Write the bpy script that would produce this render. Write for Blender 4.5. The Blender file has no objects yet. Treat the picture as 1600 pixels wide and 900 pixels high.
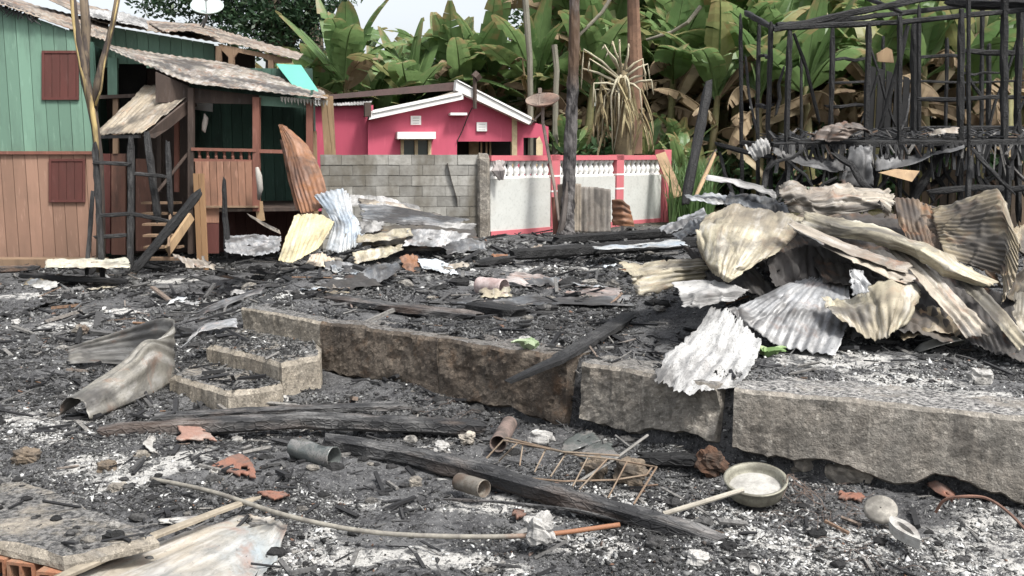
import bpy, math, random
import numpy as np
from mathutils import Vector, Matrix, noise as mnoise

scene = bpy.context.scene
COL = scene.collection
R = math.radians

# ------------------------------------------------------------------ camera
FPX = 1500.0
CAMZ = 1.4
TILT = math.atan(210.0 / FPX)
cam_d = bpy.data.cameras.new("Camera")
cam = bpy.data.objects.new("Camera", cam_d)
COL.objects.link(cam)
cam.location = (0, 0, CAMZ)
cam.rotation_euler = (math.pi / 2 - TILT, 0, 0)
cam_d.sensor_width = 36.0
cam_d.lens = 36.0 * FPX / 1600.0
cam_d.clip_start = 0.05
cam_d.clip_end = 2000
scene.camera = cam

# ------------------------------------------------------------------ world: bright overcast day
SUN_EL, SUN_AZ = R(58), R(135)         # azimuth measured clockwise from +Y (north)
w = bpy.data.worlds.new("World")
scene.world = w
w.use_nodes = True
nt = w.node_tree
bg = nt.nodes["Background"]
sky = nt.nodes.new("ShaderNodeTexSky")
sky.sky_type = 'NISHITA'
sky.sun_disc = False
sky.sun_elevation = SUN_EL
sky.sun_rotation = SUN_AZ
sky.air_density = 1.0
sky.dust_density = 4.0
hs = nt.nodes.new("ShaderNodeHueSaturation")
hs.inputs["Saturation"].default_value = 0.3
nt.links.new(sky.outputs[0], hs.inputs["Color"])
nt.links.new(hs.outputs[0], bg.inputs[0])
bg.inputs[1].default_value = 0.085
sun_d = bpy.data.lights.new("Sun", 'SUN')
sun_d.energy = 1.5
sun_d.angle = R(10)
sun_d.color = (1.0, 0.975, 0.935)
sun = bpy.data.objects.new("Sun", sun_d)
COL.objects.link(sun)
sv = Vector((math.sin(SUN_AZ) * math.cos(SUN_EL), math.cos(SUN_AZ) * math.cos(SUN_EL), math.sin(SUN_EL)))
sun.rotation_euler = sv.to_track_quat('Z', 'Y').to_euler()
sun.location = (0, 0, 30)
scene.view_settings.view_transform = 'Standard'
scene.view_settings.look = 'None'
scene.view_settings.gamma = 1
scene.view_settings.use_curve_mapping = False
scene.view_settings.exposure = 1.72

# ------------------------------------------------------------------ geometry helpers
CT, ST = math.cos(TILT), math.sin(TILT)
def ray(px, py):
    cx = (px - 800.0) / FPX
    cy = -(py - 450.0) / FPX
    return Vector((cx, CT + cy * ST, -ST + cy * CT))
def P(px, py, Y):
    d = ray(px, py)
    t = Y / d.y
    return Vector((d.x * t, Y, CAMZ + d.z * t))
def G(px, py, z=0.0):
    d = ray(px, py)
    t = (z - CAMZ) / d.z
    return Vector((d.x * t, d.y * t, z))
class Plane:
    """vertical plane through two plan points"""
    def __init__(self, a, b):
        self.a = Vector((a[0], a[1], 0)); self.b = Vector((b[0], b[1], 0))
        self.u = (self.b - self.a).normalized()
        self.n = Vector((self.u.y, -self.u.x, 0))     # towards the camera when a is left of b
        self.len = (self.b - self.a).length
    def at(self, px, py, off=0.0):
        d = ray(px, py); o = Vector((0, 0, CAMZ)); a = self.a + self.n * off
        t = (a - o).dot(self.n) / d.dot(self.n)
        return o + d * t
    def pt(self, s, z, off=0.0):
        v = self.a + self.u * s + self.n * off
        return Vector((v.x, v.y, z))
    def s(self, px, py=240):
        return (self.at(px, py) - self.a).dot(self.u)

def fbm(v, o=3):
    s = 0; a = 1.0; f = 1.0
    for i in range(o):
        s += a * mnoise.noise(Vector(v) * f); a *= .5; f *= 2.1
    return s

class MB:
    def __init__(self):
        self.v = []; self.f = []; self.uv = {}
    def add(self, vs, fs):
        b = len(self.v)
        self.v.extend([tuple(x) for x in vs])
        self.f.extend([tuple(i + b for i in q) for q in fs])
    def box(self, c, s, rot=None):
        hx, hy, hz = s[0] / 2, s[1] / 2, s[2] / 2
        vs = [Vector((x, y, z)) for x in (-hx, hx) for y in (-hy, hy) for z in (-hz, hz)]
        if rot is not None: vs = [rot @ v for v in vs]
        c = Vector(c)
        self.add([v + c for v in vs], [(0, 1, 3, 2), (4, 6, 7, 5), (0, 4, 5, 1), (2, 3, 7, 6), (0, 2, 6, 4), (1, 5, 7, 3)])
    def extrude(self, pts, off):
        """polygon pushed along off into a closed solid"""
        off = Vector(off); n = len(pts)
        pts = [Vector(p) for p in pts]
        vs = pts + [p + off for p in pts]
        fs = [tuple(range(n)), tuple(range(2 * n - 1, n - 1, -1))]
        fs += [(i, i + n, (i + 1) % n + n, (i + 1) % n) for i in range(n)]
        self.add(vs, fs)
    def bar(self, p0, p1, w, h, up=(0, 0, 1)):
        p0 = Vector(p0); p1 = Vector(p1); d = (p1 - p0)
        L = d.length; d.normalize(); up = Vector(up)
        s = d.cross(up)
        if s.length < 1e-3: s = d.cross(Vector((0, 1, 0)))
        s.normalize(); u = s.cross(d)
        q = []
        for p in (p0, p1):
            for a, b in ((-1, -1), (1, -1), (1, 1), (-1, 1)):
                q.append(p + s * (a * w / 2) + u * (b * h / 2))
        self.add(q, [(3, 2, 1, 0), (4, 5, 6, 7), (0, 1, 5, 4), (1, 2, 6, 5), (2, 3, 7, 6), (3, 0, 4, 7)])
    def tube(self, pts, rad, n=8, jit=0.0, rng=None, cap=True, flat=1.0):
        pts = [Vector(p) for p in pts]
        if not hasattr(rad, '__len__'): rad = [rad] * len(pts)
        b = len(self.v); ref = None
        for i, p in enumerate(pts):
            t = (pts[min(i + 1, len(pts) - 1)] - pts[max(i - 1, 0)]).normalized()
            if ref is None:
                ref = Vector((0, 0, 1)) if abs(t.z) < .9 else Vector((1, 0, 0))
            s = t.cross(ref).normalized(); u = s.cross(t).normalized(); ref = u
            for k in range(n):
                a = 2 * math.pi * k / n
                r = rad[i] * (1 + (rng.uniform(-jit, jit) if rng else 0))
                self.v.append(tuple(p + (s * math.cos(a) + u * math.sin(a) * flat) * r))
        for i in range(len(pts) - 1):
            for k in range(n):
                k2 = (k + 1) % n
                self.f.append((b + i * n + k, b + i * n + k2, b + (i + 1) * n + k2, b + (i + 1) * n + k))
        if cap:
            self.f.append(tuple(b + k for k in range(n - 1, -1, -1)))
            e = b + (len(pts) - 1) * n
            self.f.append(tuple(e + k for k in range(n)))
    def lathe(self, c, prof, n=10, tiltm=None):
        c = Vector(c); b = len(self.v)
        for r, z in prof:
            for k in range(n):
                a = 2 * math.pi * k / n
                v = Vector((r * math.cos(a), r * math.sin(a), z))
                if tiltm is not None: v = tiltm @ v
                self.v.append(tuple(c + v))
        for i in range(len(prof) - 1):
            for k in range(n):
                k2 = (k + 1) % n
                self.f.append((b + i * n + k, b + i * n + k2, b + (i + 1) * n + k2, b + (i + 1) * n + k))
        return b
    def timber(self, pts, w, h, rng, jit=.12, step=.18, up=(0, 0, 1), taper=1.0):
        """charred timber: a rounded, worn rectangular section swept along a polyline, ends broken"""
        pts = [Vector(p) for p in pts]
        path = []
        for a, c in zip(pts[:-1], pts[1:]):
            k = max(2, int((c - a).length / step))
            for i in range(k): path.append(a.lerp(c, i / k))
        path.append(pts[-1])
        sec = [(-1, -.6), (-.6, -1), (.6, -1), (1, -.6), (1, .6), (.6, 1), (-.6, 1), (-1, .6)]
        b = len(self.v); n = 8; up = Vector(up)
        L = len(path); sd = rng.random() * 50
        for i, p in enumerate(path):
            t = (path[min(i + 1, L - 1)] - path[max(i - 1, 0)]).normalized()
            s = t.cross(up)
            if s.length < .05: s = t.cross(Vector((0, 1, 0)))
            s.normalize(); u = s.cross(t)
            tp = 1 + (taper - 1) * i / (L - 1)
            e = .75 if i in (0, L - 1) else 1
            for k, (x, y) in enumerate(sec):
                q = 1 + rng.uniform(-jit, jit) + .5 * jit * mnoise.noise(Vector((i * .3 + sd, k, 0)))
                self.uv[len(self.v)] = (k / 8 * 2 * (w + h), i * step)
                self.v.append(tuple(p + (s * x * w / 2 + u * y * h / 2) * q * tp * e + (t * rng.uniform(-.05, .05) if e < 1 else Vector())))
        for i in range(L - 1):
            for k in range(n):
                k2 = (k + 1) % n
                self.f.append((b + i * n + k, b + i * n + k2, b + (i + 1) * n + k2, b + (i + 1) * n + k))
        self.f.append(tuple(b + k for k in range(n - 1, -1, -1)))
        e = b + (L - 1) * n
        self.f.append(tuple(e + k for k in range(n)))

def obj(name, mb, mat, parent=None, smooth=False, solid=0.0, bevel=0.0, loc=None):
    me = bpy.data.meshes.new(name)
    V = np.array(mb.v, dtype=np.float64).reshape(-1, 3)
    if parent is not None:
        o0 = np.array(world_of(parent))
    elif loc is not None:
        o0 = np.array(loc)
    else:
        o0 = np.array(((V[:, 0].min() + V[:, 0].max()) / 2, (V[:, 1].min() + V[:, 1].max()) / 2, V[:, 2].min()))
    me.from_pydata((V - o0).tolist(), [], mb.f)
    if mb.uv:
        ul = me.uv_layers.new(name="UVMap")
        uvv = np.zeros((len(V), 2))
        for i, q in mb.uv.items(): uvv[i] = q
        vi = np.zeros(len(me.loops), dtype=np.int32); me.loops.foreach_get('vertex_index', vi)
        ul.data.foreach_set('uv', uvv[vi].astype(np.float32).ravel())
    if smooth: me.shade_smooth()
    me.update()
    o = bpy.data.objects.new(name, me)
    if mat is not None: me.materials.append(mat)
    COL.objects.link(o)
    if parent is None: o.location = o0
    else: o.parent = parent
    if solid:
        m = o.modifiers.new("Solidify", 'SOLIDIFY'); m.thickness = solid; m.offset = 0
    if bevel:
        m = o.modifiers.new("Bevel", 'BEVEL'); m.width = bevel; m.segments = 1; m.limit_method = 'ANGLE'; m.angle_limit = R(50)
    return o
def world_of(o):
    v = Vector((0, 0, 0))
    while o is not None:
        v = v + o.location; o = o.parent
    return v
def tag(o, label, cat, group=None, kind=None):
    if label: o['label'] = label
    if cat: o['category'] = cat
    if group: o['group'] = group
    if kind: o['kind'] = kind
    return o
def thing(name, label, cat, loc, group=None):
    o = bpy.data.objects.new(name, None); o.empty_display_size = .2
    COL.objects.link(o); o.location = loc
    return tag(o, label, cat, group)
def dup(root, loc, rz=0.0, sc=1.0, label=None, cat=None, group=None):
    c = root.copy(); COL.objects.link(c)
    c.location = loc; c.rotation_euler = (0, 0, rz); c.scale = (sc, sc, sc)
    tag(c, label, cat, group)
    for ch in list(root.children):
        k = ch.copy(); COL.objects.link(k); k.parent = c
        for g in ch.children:
            q = g.copy(); COL.objects.link(q); q.parent = k
    return c

# ------------------------------------------------------------------ materials
class NT:
    def __init__(self, name):
        self.m = bpy.data.materials.new(name); self.m.use_nodes = True
        self.t = self.m.node_tree; self.b = self.t.nodes["Principled BSDF"]
        self.out = self.t.nodes["Material Output"]
    def n(self, typ, **kw):
        x = self.t.nodes.new(typ)
        for k, v in kw.items(): setattr(x, k, v)
        return x
    def l(self, a, b): self.t.links.new(a, b)
    def coord(self, kind="Object", scale=(1, 1, 1), off=True):
        c = self.n("ShaderNodeTexCoord"); mp = self.n("ShaderNodeMapping")
        mp.inputs["Scale"].default_value = scale
        self.l(c.outputs[kind], mp.inputs[0])
        if off:
            oi = self.n("ShaderNodeObjectInfo"); ml = self.n("ShaderNodeMath", operation='MULTIPLY'); ml.inputs[1].default_value = 37.0
            self.l(oi.outputs["Random"], ml.inputs[0])
            cx = self.n("ShaderNodeCombineXYZ")
            self.l(ml.outputs[0], cx.inputs[0]); self.l(ml.outputs[0], cx.inputs[1]); self.l(ml.outputs[0], cx.inputs[2])
            self.l(cx.outputs[0], mp.inputs["Location"])
        return mp.outputs[0]
    def noise(self, co, scale, detail=4, rough=.6, dist=0.0):
        x = self.n("ShaderNodeTexNoise"); x.inputs["Scale"].default_value = scale
        x.inputs["Detail"].default_value = detail; x.inputs["Roughness"].default_value = rough; x.inputs["Distortion"].default_value = dist
        self.l(co, x.inputs["Vector"]); return x.outputs[0]
    def ramp(self, fac, stops, interp='LINEAR'):
        x = self.n("ShaderNodeValToRGB"); r = x.color_ramp; r.interpolation = interp
        while len(r.elements) < len(stops): r.elements.new(.5)
        for e, (p, c) in zip(r.elements, stops):
            e.position = p
            e.color = (c, c, c, 1) if not hasattr(c, '__len__') else (*c, 1)
        self.l(fac, x.inputs[0]); return x.outputs[0]
    def mix(self, fac, a, b, mode='MIX'):
        x = self.n("ShaderNodeMix", data_type='RGBA', blend_type=mode)
        for s, v in ((0, fac), (6, a), (7, b)):
            if hasattr(v, 'links') or isinstance(v, bpy.types.NodeSocket): self.l(v, x.inputs[s])
            elif hasattr(v, '__len__'): x.inputs[s].default_value = (*v, 1)
            else: x.inputs[s].default_value = v
        return x.outputs[2]
    def math(self, op, a, b):
        x = self.n("ShaderNodeMath", operation=op)
        for s, v in ((0, a), (1, b)):
            if isinstance(v, bpy.types.NodeSocket): self.l(v, x.inputs[s])
            else: x.inputs[s].default_value = v
        return x.outputs[0]
    def island(self):
        return self.n("ShaderNodeNewGeometry").outputs["Random Per Island"]
    def bump(self, h, strength=.4, dist=.02):
        x = self.n("ShaderNodeBump"); x.inputs["Strength"].default_value = strength; x.inputs["Distance"].default_value = dist
        self.l(h, x.inputs["Height"]); self.l(x.outputs[0], self.b.inputs["Normal"]); return x.outputs[0]
    def set(self, col=None, rough=.8, metal=0.0, spec=.3):
        if col is not None:
            if isinstance(col, bpy.types.NodeSocket): self.l(col, self.b.inputs["Base Color"])
            else: self.b.inputs["Base Color"].default_value = (*col, 1)
        if isinstance(rough, bpy.types.NodeSocket): self.l(rough, self.b.inputs["Roughness"])
        else: self.b.inputs["Roughness"].default_value = rough
        self.b.inputs["Metallic"].default_value = metal
        self.b.inputs["Specular IOR Level"].default_value = spec
        return self.m

def m_paint(name, col, dirt=(.1, .07, .05), amt=.5, vary=.25, scale=2.0, rough=.75, streak=True):
    """weathered painted boards: per board tone, dirt and vertical streaks"""
    n = NT(name)
    co = n.coord("Object", (1, 1, .18 if streak else 1))
    a = n.noise(co, scale * 3, 6, .65)
    co2 = n.coord("Object"); b = n.noise(co2, scale * .45, 4, .6)
    isl = n.island()
    br = n.ramp(isl, [(0, 1 - vary), (1, 1 + vary * .4)])
    c = n.mix(1.0, col, br, 'MULTIPLY')
    c = n.mix(n.ramp(n.math('MULTIPLY', n.math('ADD', a, b), .5), [(.46, 0), (.66, amt)]), c, dirt)
    c = n.mix(n.ramp(n.noise(co, scale * 9, 3), [(.58, 0), (.72, amt * .5)]), c, [min(1, x * 1.5 + .06) for x in col])
    n.bump(a, .25, .01)
    return n.set(c, rough)
def m_char(name, base=.018, ash=.22, amt=.5, brown=0.0):
    """burnt wood: black, cracked, with grey ash resting on it"""
    n = NT(name)
    co = n.coord("UV", (1, .4, 1)); cg = n.coord("UV", (1, .09, 1))
    a = n.noise(co, 12, 6, .72); v = n.n("ShaderNodeTexVoronoi", feature='DISTANCE_TO_EDGE'); v.inputs["Scale"].default_value = 30
    n.l(n.coord("UV", (1, .55, 1)), v.inputs["Vector"])
    g_ = n.noise(cg, 60, 4, .6); big = n.noise(n.coord("Object"), 1.6, 4, .6)
    c = n.mix(n.ramp(n.math('ADD', n.math('MULTIPLY', a, .6), n.math('MULTIPLY', big, .4)), [(.44, 0), (.6, amt)]), (base, base, base * 1.05), (ash, ash * .98, ash * .95))
    c = n.mix(n.ramp(g_, [(.4, .7), (.56, 0)]), c, (base * .6, base * .6, base * .6))
    if brown: c = n.mix(n.ramp(n.noise(co, 3, 4), [(.5, 0), (.62, brown)]), c, (.16, .085, .045))
    c = n.mix(n.ramp(v.outputs["Distance"], [(0, .5), (.05, 0)]), c, (.01, .01, .01))
    n.bump(n.math('ADD', n.math('ADD', a, g_), n.math('MULTIPLY', n.ramp(v.outputs["Distance"], [(0, 0), (.12, 1)]), .5)), .6, .015)
    return n.set(c, .72, 0, .35)
def m_sheet(name, base, second, soot=.4, rust=.2, ash=.2, metal=.15, rough=.6, second_at=.5, rustcol=(.23, .085, .03), speck=.64):
    """burnt roofing sheet: bare/oxidised zinc, heat tint, rust, soot and ash. UV: metres along / across"""
    n = NT(name)
    co = n.coord("UV", (1, 1, 1)); cs = n.coord("UV", (2.2, .45, 1))
    big = n.noise(co, 1.3, 4, .55); st = n.noise(cs, 5, 5, .65); fine = n.noise(co, 26, 4, .7); mid = n.noise(co, 4, 5, .65, .6)
    c = n.mix(n.ramp(big, [(second_at - .1, 0), (second_at + .12, 1)]), base, second)
    c = n.mix(n.ramp(fine, [(.36, .4), (.52, 0)]), c, [x * .5 for x in base])
    c = n.mix(n.ramp(n.noise(n.coord("UV", (3, .25, 1)), 7, 5, .65), [(.5, 0), (.66, .4)]), c, [x * .38 for x in second])
    c = n.mix(n.ramp(st, [(.5, 0), (.64, ash)]), c, (.58, .57, .55))
    c = n.mix(n.ramp(mid, [(.6 - rust * .25, 0), (.74 - rust * .2, min(1, rust * 2.2))]), c, rustcol)
    so = n.noise(co, 1.5, 4, .6, .4)
    c = n.mix(n.ramp(so, [(.58 - soot * .28, 0), (.68 - soot * .22, min(.95, .25 + soot * 1.5))]), c, (.04, .037, .035))
    c = n.mix(n.ramp(n.noise(n.coord('UV', (1, .5, 1)), 3.2, 6, .75, .8), [(.5, 0), (.62, .3 + soot * .6)]), c, [x * .3 for x in second])
    c = n.mix(n.ramp(n.noise(co, 60, 2, .6), [(speck, 0), (speck + .06, .8 * min(1, soot + .3))]), c, (.02, .02, .02))
    n.bump(fine, .2, .004)
    return n.set(c, n.ramp(mid, [(.35, rough - .22), (.65, rough + .12)]), metal + .12, .5)
def m_plain(name, col, rough=.7, metal=0.0, vary=.3, scale=12, dirt=.35, dirtcol=(.05, .045, .04), bumpy=.15, spec=.3):
    n = NT(name)
    co = n.coord("Object")
    a = n.noise(co, scale, 5, .65); b = n.noise(co, scale * .22, 4, .6)
    c = n.mix(n.ramp(a, [(.35, vary), (.65, 0)]), col, [x * .55 for x in col])
    c = n.mix(n.ramp(b, [(.46, 0), (.6, dirt)]), c, dirtcol)
    c = n.mix(n.ramp(n.noise(co, scale * 4, 4, .7), [(.52, 0), (.64, min(.8, dirt * 1.2))]), c, [x * .4 for x in col])
    n.bump(a, bumpy, .01)
    return n.set(c, rough, metal, spec)
def m_leaf(name, c1, c2, c3=None, trans=.35, rough=.45, edge=None):
    n = NT(name)
    isl = n.island()
    if edge:          # UV: x = tone of the whole leaf, y = way along the leaf
        sx = n.n("ShaderNodeSeparateXYZ"); n.l(n.n("ShaderNodeTexCoord").outputs["UV"], sx.inputs[0])
        isl0 = isl; isl = n.math('ADD', n.math('MULTIPLY', sx.outputs[0], .92), n.math('MULTIPLY', isl0, .06))
    oi = n.n("ShaderNodeObjectInfo")
    f = isl if edge else n.math('FRACT', n.math('ADD', isl, oi.outputs["Random"]), 0)
    c = n.mix(f, c1, c2)
    if c3 is not None: c = n.mix(n.ramp(isl, [(.8, 0), (.9, .9)]), c, c3)
    co = n.coord("Object"); a = n.noise(co, 3, 3)
    c = n.mix(n.ramp(a, [(.4, .3 if edge else .45), (.65, 0)]), c, [x * .5 for x in c1])
    if edge:
        rim = n.math('ADD', sx.outputs[1], n.math('ADD', n.math('MULTIPLY', isl0, .25), n.math('MULTIPLY', n.noise(co, 5, 4), .5)))
        c = n.mix(n.ramp(n.math('MULTIPLY', rim, .5), [(.52, 0), (.66, .85)]), c, edge)
    n.set(c, rough, 0, .4)
    tr = n.n("ShaderNodeBsdfTranslucent"); n.l(c, tr.inputs[0])
    mx = n.n("ShaderNodeMixShader"); mx.inputs[0].default_value = trans
    n.l(n.b.outputs[0], mx.inputs[1]); n.l(tr.outputs[0], mx.inputs[2]); n.l(mx.outputs[0], n.out.inputs[0])
    return n.m
def m_concrete(name, col=(.3, .27, .23), soot=.5, brown=(.12, .075, .045), brownamt=.5, scale=1.0, streak=0.0, orange=0.0, dust=0.0, ashy=.24):
    n = NT(name)
    co = n.coord("Object"); a = n.noise(co, 7 * scale, 7, .7); b = n.noise(co, 1.7 * scale, 5, .65, .5); f = n.noise(co, 45 * scale, 4, .7)
    c = n.mix(n.ramp(a, [(.35, .6), (.6, 0)]), col, [x * .5 for x in col])
    c = n.mix(n.ramp(b, [(.42, 0), (.58, brownamt)]), c, brown)
    c = n.mix(n.ramp(n.noise(co, 3.1, 6, .75), [(.44, 0), (.6, soot)]), c, (.03, .028, .027))
    c = n.mix(n.ramp(n.noise(co, 19 * scale, 5, .75), [(.5, 0), (.62, .75)]), c, [x * .3 for x in col])
    c = n.mix(n.ramp(n.noise(co, 30 * scale, 4, .7), [(.58, 0), (.68, .6)]), c, [min(.8, x * 1.7) for x in col])
    if orange: c = n.mix(n.ramp(n.noise(co, 4.3, 5, .7), [(.56, 0), (.68, orange)]), c, (.24, .12, .05))
    if streak:
        cs = n.coord("Object", (1, 1, .12)); s = n.noise(cs, 14, 4, .6)
        c = n.mix(n.ramp(s, [(.5, 0), (.62, streak)]), c, [x * .38 for x in col])
        c = n.mix(n.ramp(n.noise(cs, 22, 3, .6), [(.6, 0), (.68, streak * .8)]), c, (.5, .46, .4))
    if dust:      # ash and charcoal grit lying on upward faces
        ge = n.n("ShaderNodeNewGeometry"); sz = n.n("ShaderNodeSeparateXYZ"); n.l(ge.outputs["True Normal"], sz.inputs[0])
        d_ = n.math('MULTIPLY', n.ramp(sz.outputs[2], [(.75, 0), (.93, 1)]), n.ramp(n.noise(co, 2.6, 5, .7), [(.34, .1), (.5, dust)]))
        grit = n.mix(n.ramp(n.noise(co, 34, 5, .8), [(.42, 0), (.62, 1)]), (.035, .035, .036), (ashy, ashy * .97, ashy * .92))
        c = n.mix(d_, c, grit)
    n.bump(n.math('ADD', a, n.math('MULTIPLY', f, .6)), .9, .025)
    return n.set(c, .9, 0, .2)

M = {}
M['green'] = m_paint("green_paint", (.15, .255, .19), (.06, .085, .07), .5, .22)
M['green_shade'] = m_paint("shaded_green_paint", (.06, .12, .09), (.02, .025, .022), .6, .2)  # the green paint darkened: shade of porch and side walls put into the colour
M['salmon'] = m_paint("salmon_paint", (.285, .172, .122), (.13, .085, .06), .5, .22)
M['salmon_bare'] = m_paint("bare_salmon_boards", (.3, .16, .105), (.06, .04, .03), .8, .35)
M['maroon'] = m_paint("maroon_paint", (.1, .034, .028), (.05, .025, .02), .5, .1)
M['redbrown'] = m_paint("redbrown_post", (.2, .085, .06), (.06, .035, .03), .5, .15)
M['wood'] = m_paint("weathered_wood", (.23, .155, .1), (.07, .05, .035), .7, .3)
M['wood_pale'] = m_paint("pale_timber", (.36, .25, .145), (.1, .065, .04), .7, .25)
M['wood_dark'] = m_paint("dark_brown_wood", (.07, .05, .04), (.018, .016, .015), .7, .3)  # dark brown boards and posts
M['pink'] = m_paint("pink_render", (.47, .085, .135), (.3, .06, .085), .4, .05, 1.0, .7, True)
M['pinkrail'] = m_paint("pink_rail_paint", (.5, .13, .15), (.3, .16, .14), .5, .1, 2)
M['white'] = m_plain("white_paint", (.78, .77, .74), .6, 0, .15, 8, .15, (.4, .38, .34))
M['whitewall'] = m_plain("whitewashed_render", (.52, .53, .5), .85, 0, .18, 5, .25, (.36, .33, .29))
M['cream'] = m_plain("cream_render", (.6, .48, .3), .8)
M['dark'] = m_plain("dark_interior", (.03, .03, .028), .9)  # near-black: paints the shade inside openings, also colours the cable
M['glass'] = m_plain("window_glass", (.06, .075, .07), .12, 0, .1, 4, .1, bumpy=0.0, spec=.5)
M['block'] = m_concrete("concrete_block", (.36, .345, .31), .35, (.2, .165, .12), .35, 1.4)
M['mortar'] = m_concrete("mortar", (.22, .21, .19), .4, (.15, .12, .1), .3, 2)
M['char'] = m_char("charred_wood", .015, .11, .45)
M['char_black'] = m_char("black_charred_wood", .01, .06, .3)
M['char_ash'] = m_char("ashy_charred_wood", .026, .2, .8, .2)
M['salmon_deep'] = m_paint("deep_salmon_boards", (.17, .085, .06), (.04, .03, .025), .8, .35)  # salmon boards in a darker tone for the recess
M['char_brown'] = m_char("half_burnt_wood", .025, .2, .5, .7)
M['yellowbark'] = None
# ------------------------------------------------------------------ ground: one sheet with the terrace step in it
FRONT = [G(375, 480), G(500, 503), G(680, 530), G(850, 556), G(905, 566), G(1010, 586), G(1150, 610), G(1400, 634), G(1600, 655)]
fx = np.array([-60.0] + [p.x for p in FRONT] + [FRONT[-1].x + 8.0])
fy = np.array([FRONT[0].y + 20.0] + [p.y for p in FRONT] + [FRONT[-1].y - 1.5])
fx[0] = FRONT[0].x - .01; fy[0] = FRONT[0].y
XL = FRONT[0].x                                     # left edge of the terrace

def vnoise(x, y, seed=0):
    xi = np.floor(x).astype(np.int64); yi = np.floor(y).astype(np.int64)
    xf = x - xi; yf = y - yi
    def hsh(a, b):
        h = (a * 374761393 + b * 668265263 + seed * 982451653) & 0xffffffff
        h = ((h ^ (h >> 13)) * 1274126177) & 0xffffffff
        return ((h ^ (h >> 16)) & 0xffff) / 65535.0
    u = xf * xf * (3 - 2 * xf); v = yf * yf * (3 - 2 * yf)
    return (hsh(xi, yi) * (1 - u) + hsh(xi + 1, yi) * u) * (1 - v) + (hsh(xi, yi + 1) * (1 - u) + hsh(xi + 1, yi + 1) * u) * v
def vfbm(x, y, o=4, seed=0):
    s = 0; a = .5
    for i in range(o):
        s = s + a * vnoise(x, y, seed + i * 17); x = x * 2.03 + 5.1; y = y * 2.03 + 1.7; a *= .5
    return s
def sstep(e0, e1, t):
    t = np.clip((t - e0) / (e1 - e0), 0, 1); return t * t * (3 - 2 * t)
def bump2(x, y, cx, cy, rx, ry, h):
    d = ((x - cx) / rx) ** 2 + ((y - cy) / ry) ** 2
    return h * np.exp(-d * 1.3)
def height(x, y):
    x = np.asarray(x, float); y = np.asarray(y, float)
    d = y - np.interp(x, fx, fy)
    soft = np.clip((y - 9.5) / 3.0, 0, 1)
    left = sstep(XL - .02 - 1.6 * soft, XL + .14 + .2 * soft, x)
    T = sstep(.05, .2, d) * left
    z = -.5 + .5 * T
    z = z + .03 * T * (1 - sstep(0.1, 1.2, d)) * 0
    rub = (vfbm(x * 1.1, y * 1.1, 4, 3) - .47) * .16 + (vfbm(x * 6, y * 6, 3, 9) - .44) * .055 + (vfbm(x * 19, y * 19, 2, 31) - .37) * .03
    near_edge = 1 - .75 * np.exp(-np.clip(d, 0, 9) * 4) * T
    far = 1 - .6 * sstep(14, 24, y)
    z = z + rub * near_edge * far
    z = z + np.where((x > XL) & (x < 4), .09 * vfbm(x * 2.3, y * 0 + 3.3, 3, 41) * np.exp(-((np.minimum(d, 0) + .08) / .2) ** 2) * (d < .02), 0)
    z = z + bump2(x, y, 2.6, 8.4, 1.3, 1.1, .6) + bump2(x, y, -1.4, 13.8, 1.2, .6, .12) + bump2(x, y, .1, 9.6, 1.6, .5, .06)
    z = z + bump2(x, y, -1.2, 7.4, 1.6, .35, .05) + bump2(x, y, 1.0, 5.9, 1.0, .3, .06) + bump2(x, y, -2.4, 5.9, .8, .6, .06)
    z = z + bump2(x, y, -3.4, 9.5, .8, 2, .06)
    return z
ASH = [(100, 510, .55, .3, -.5), (40, 465, .6, .25, -.5), (265, 440, .55, .2, -.5), (190, 488, .35, .2, -.5), (545, 788, .28, .1, -.5), (640, 700, .28, .1, -.5), (480, 850, .2, .15, -.5),
       (1140, 800, .3, .16, -.5), (1290, 872, .4, .2, -.5), (620, 860, .35, .12, -.5), (200, 760, .4, .2, -.5), (1500, 620, .9, .12, 0), (1400, 600, .5, .2, 0), (1330, 570, .6, .25, 0),
       (700, 745, .2, .08, -.5), (60, 690, .5, .12, -.5), (1560, 830, .4, .2, -.5), (860, 420, .7, .25, 0), (420, 460, .5, .3, 0), (950, 790, .5, .15, -.5), (560, 870, .5, .15, -.5), (1250, 830, .5, .15, -.5),
       (760, 800, .5, .12, -.5), (250, 745, .35, .25, -.5), (150, 745, .3, .2, -.5), (1180, 850, .4, .2, -.5), (1400, 850, .5, .15, -.5), (60, 660, .6, .2, -.5), (940, 860, .3, .1, -.5), (700, 880, .4, .1, -.5), (1540, 880, .4, .15, -.5), (740, 440, .5, .2, 0), (330, 470, .5, .3, -.5)]
ASHC = [(G(a, b, e), c, d) for a, b, c, d, e in ASH]
def ashmask(x, y):
    m = np.zeros_like(x)
    wx = (vfbm(x * 3.1, y * 3.1, 3, 71) - .45) * .5; wy = (vfbm(x * 3.1, y * 3.1, 3, 72) - .45) * .5
    for p, rx, ry in ASHC:
        m = np.maximum(m, np.exp(-((((x - p.x + wx) / rx) ** 2 + ((y - p.y + wy) / (ry * 1.3)) ** 2) * 1.2)))
    return m

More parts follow.
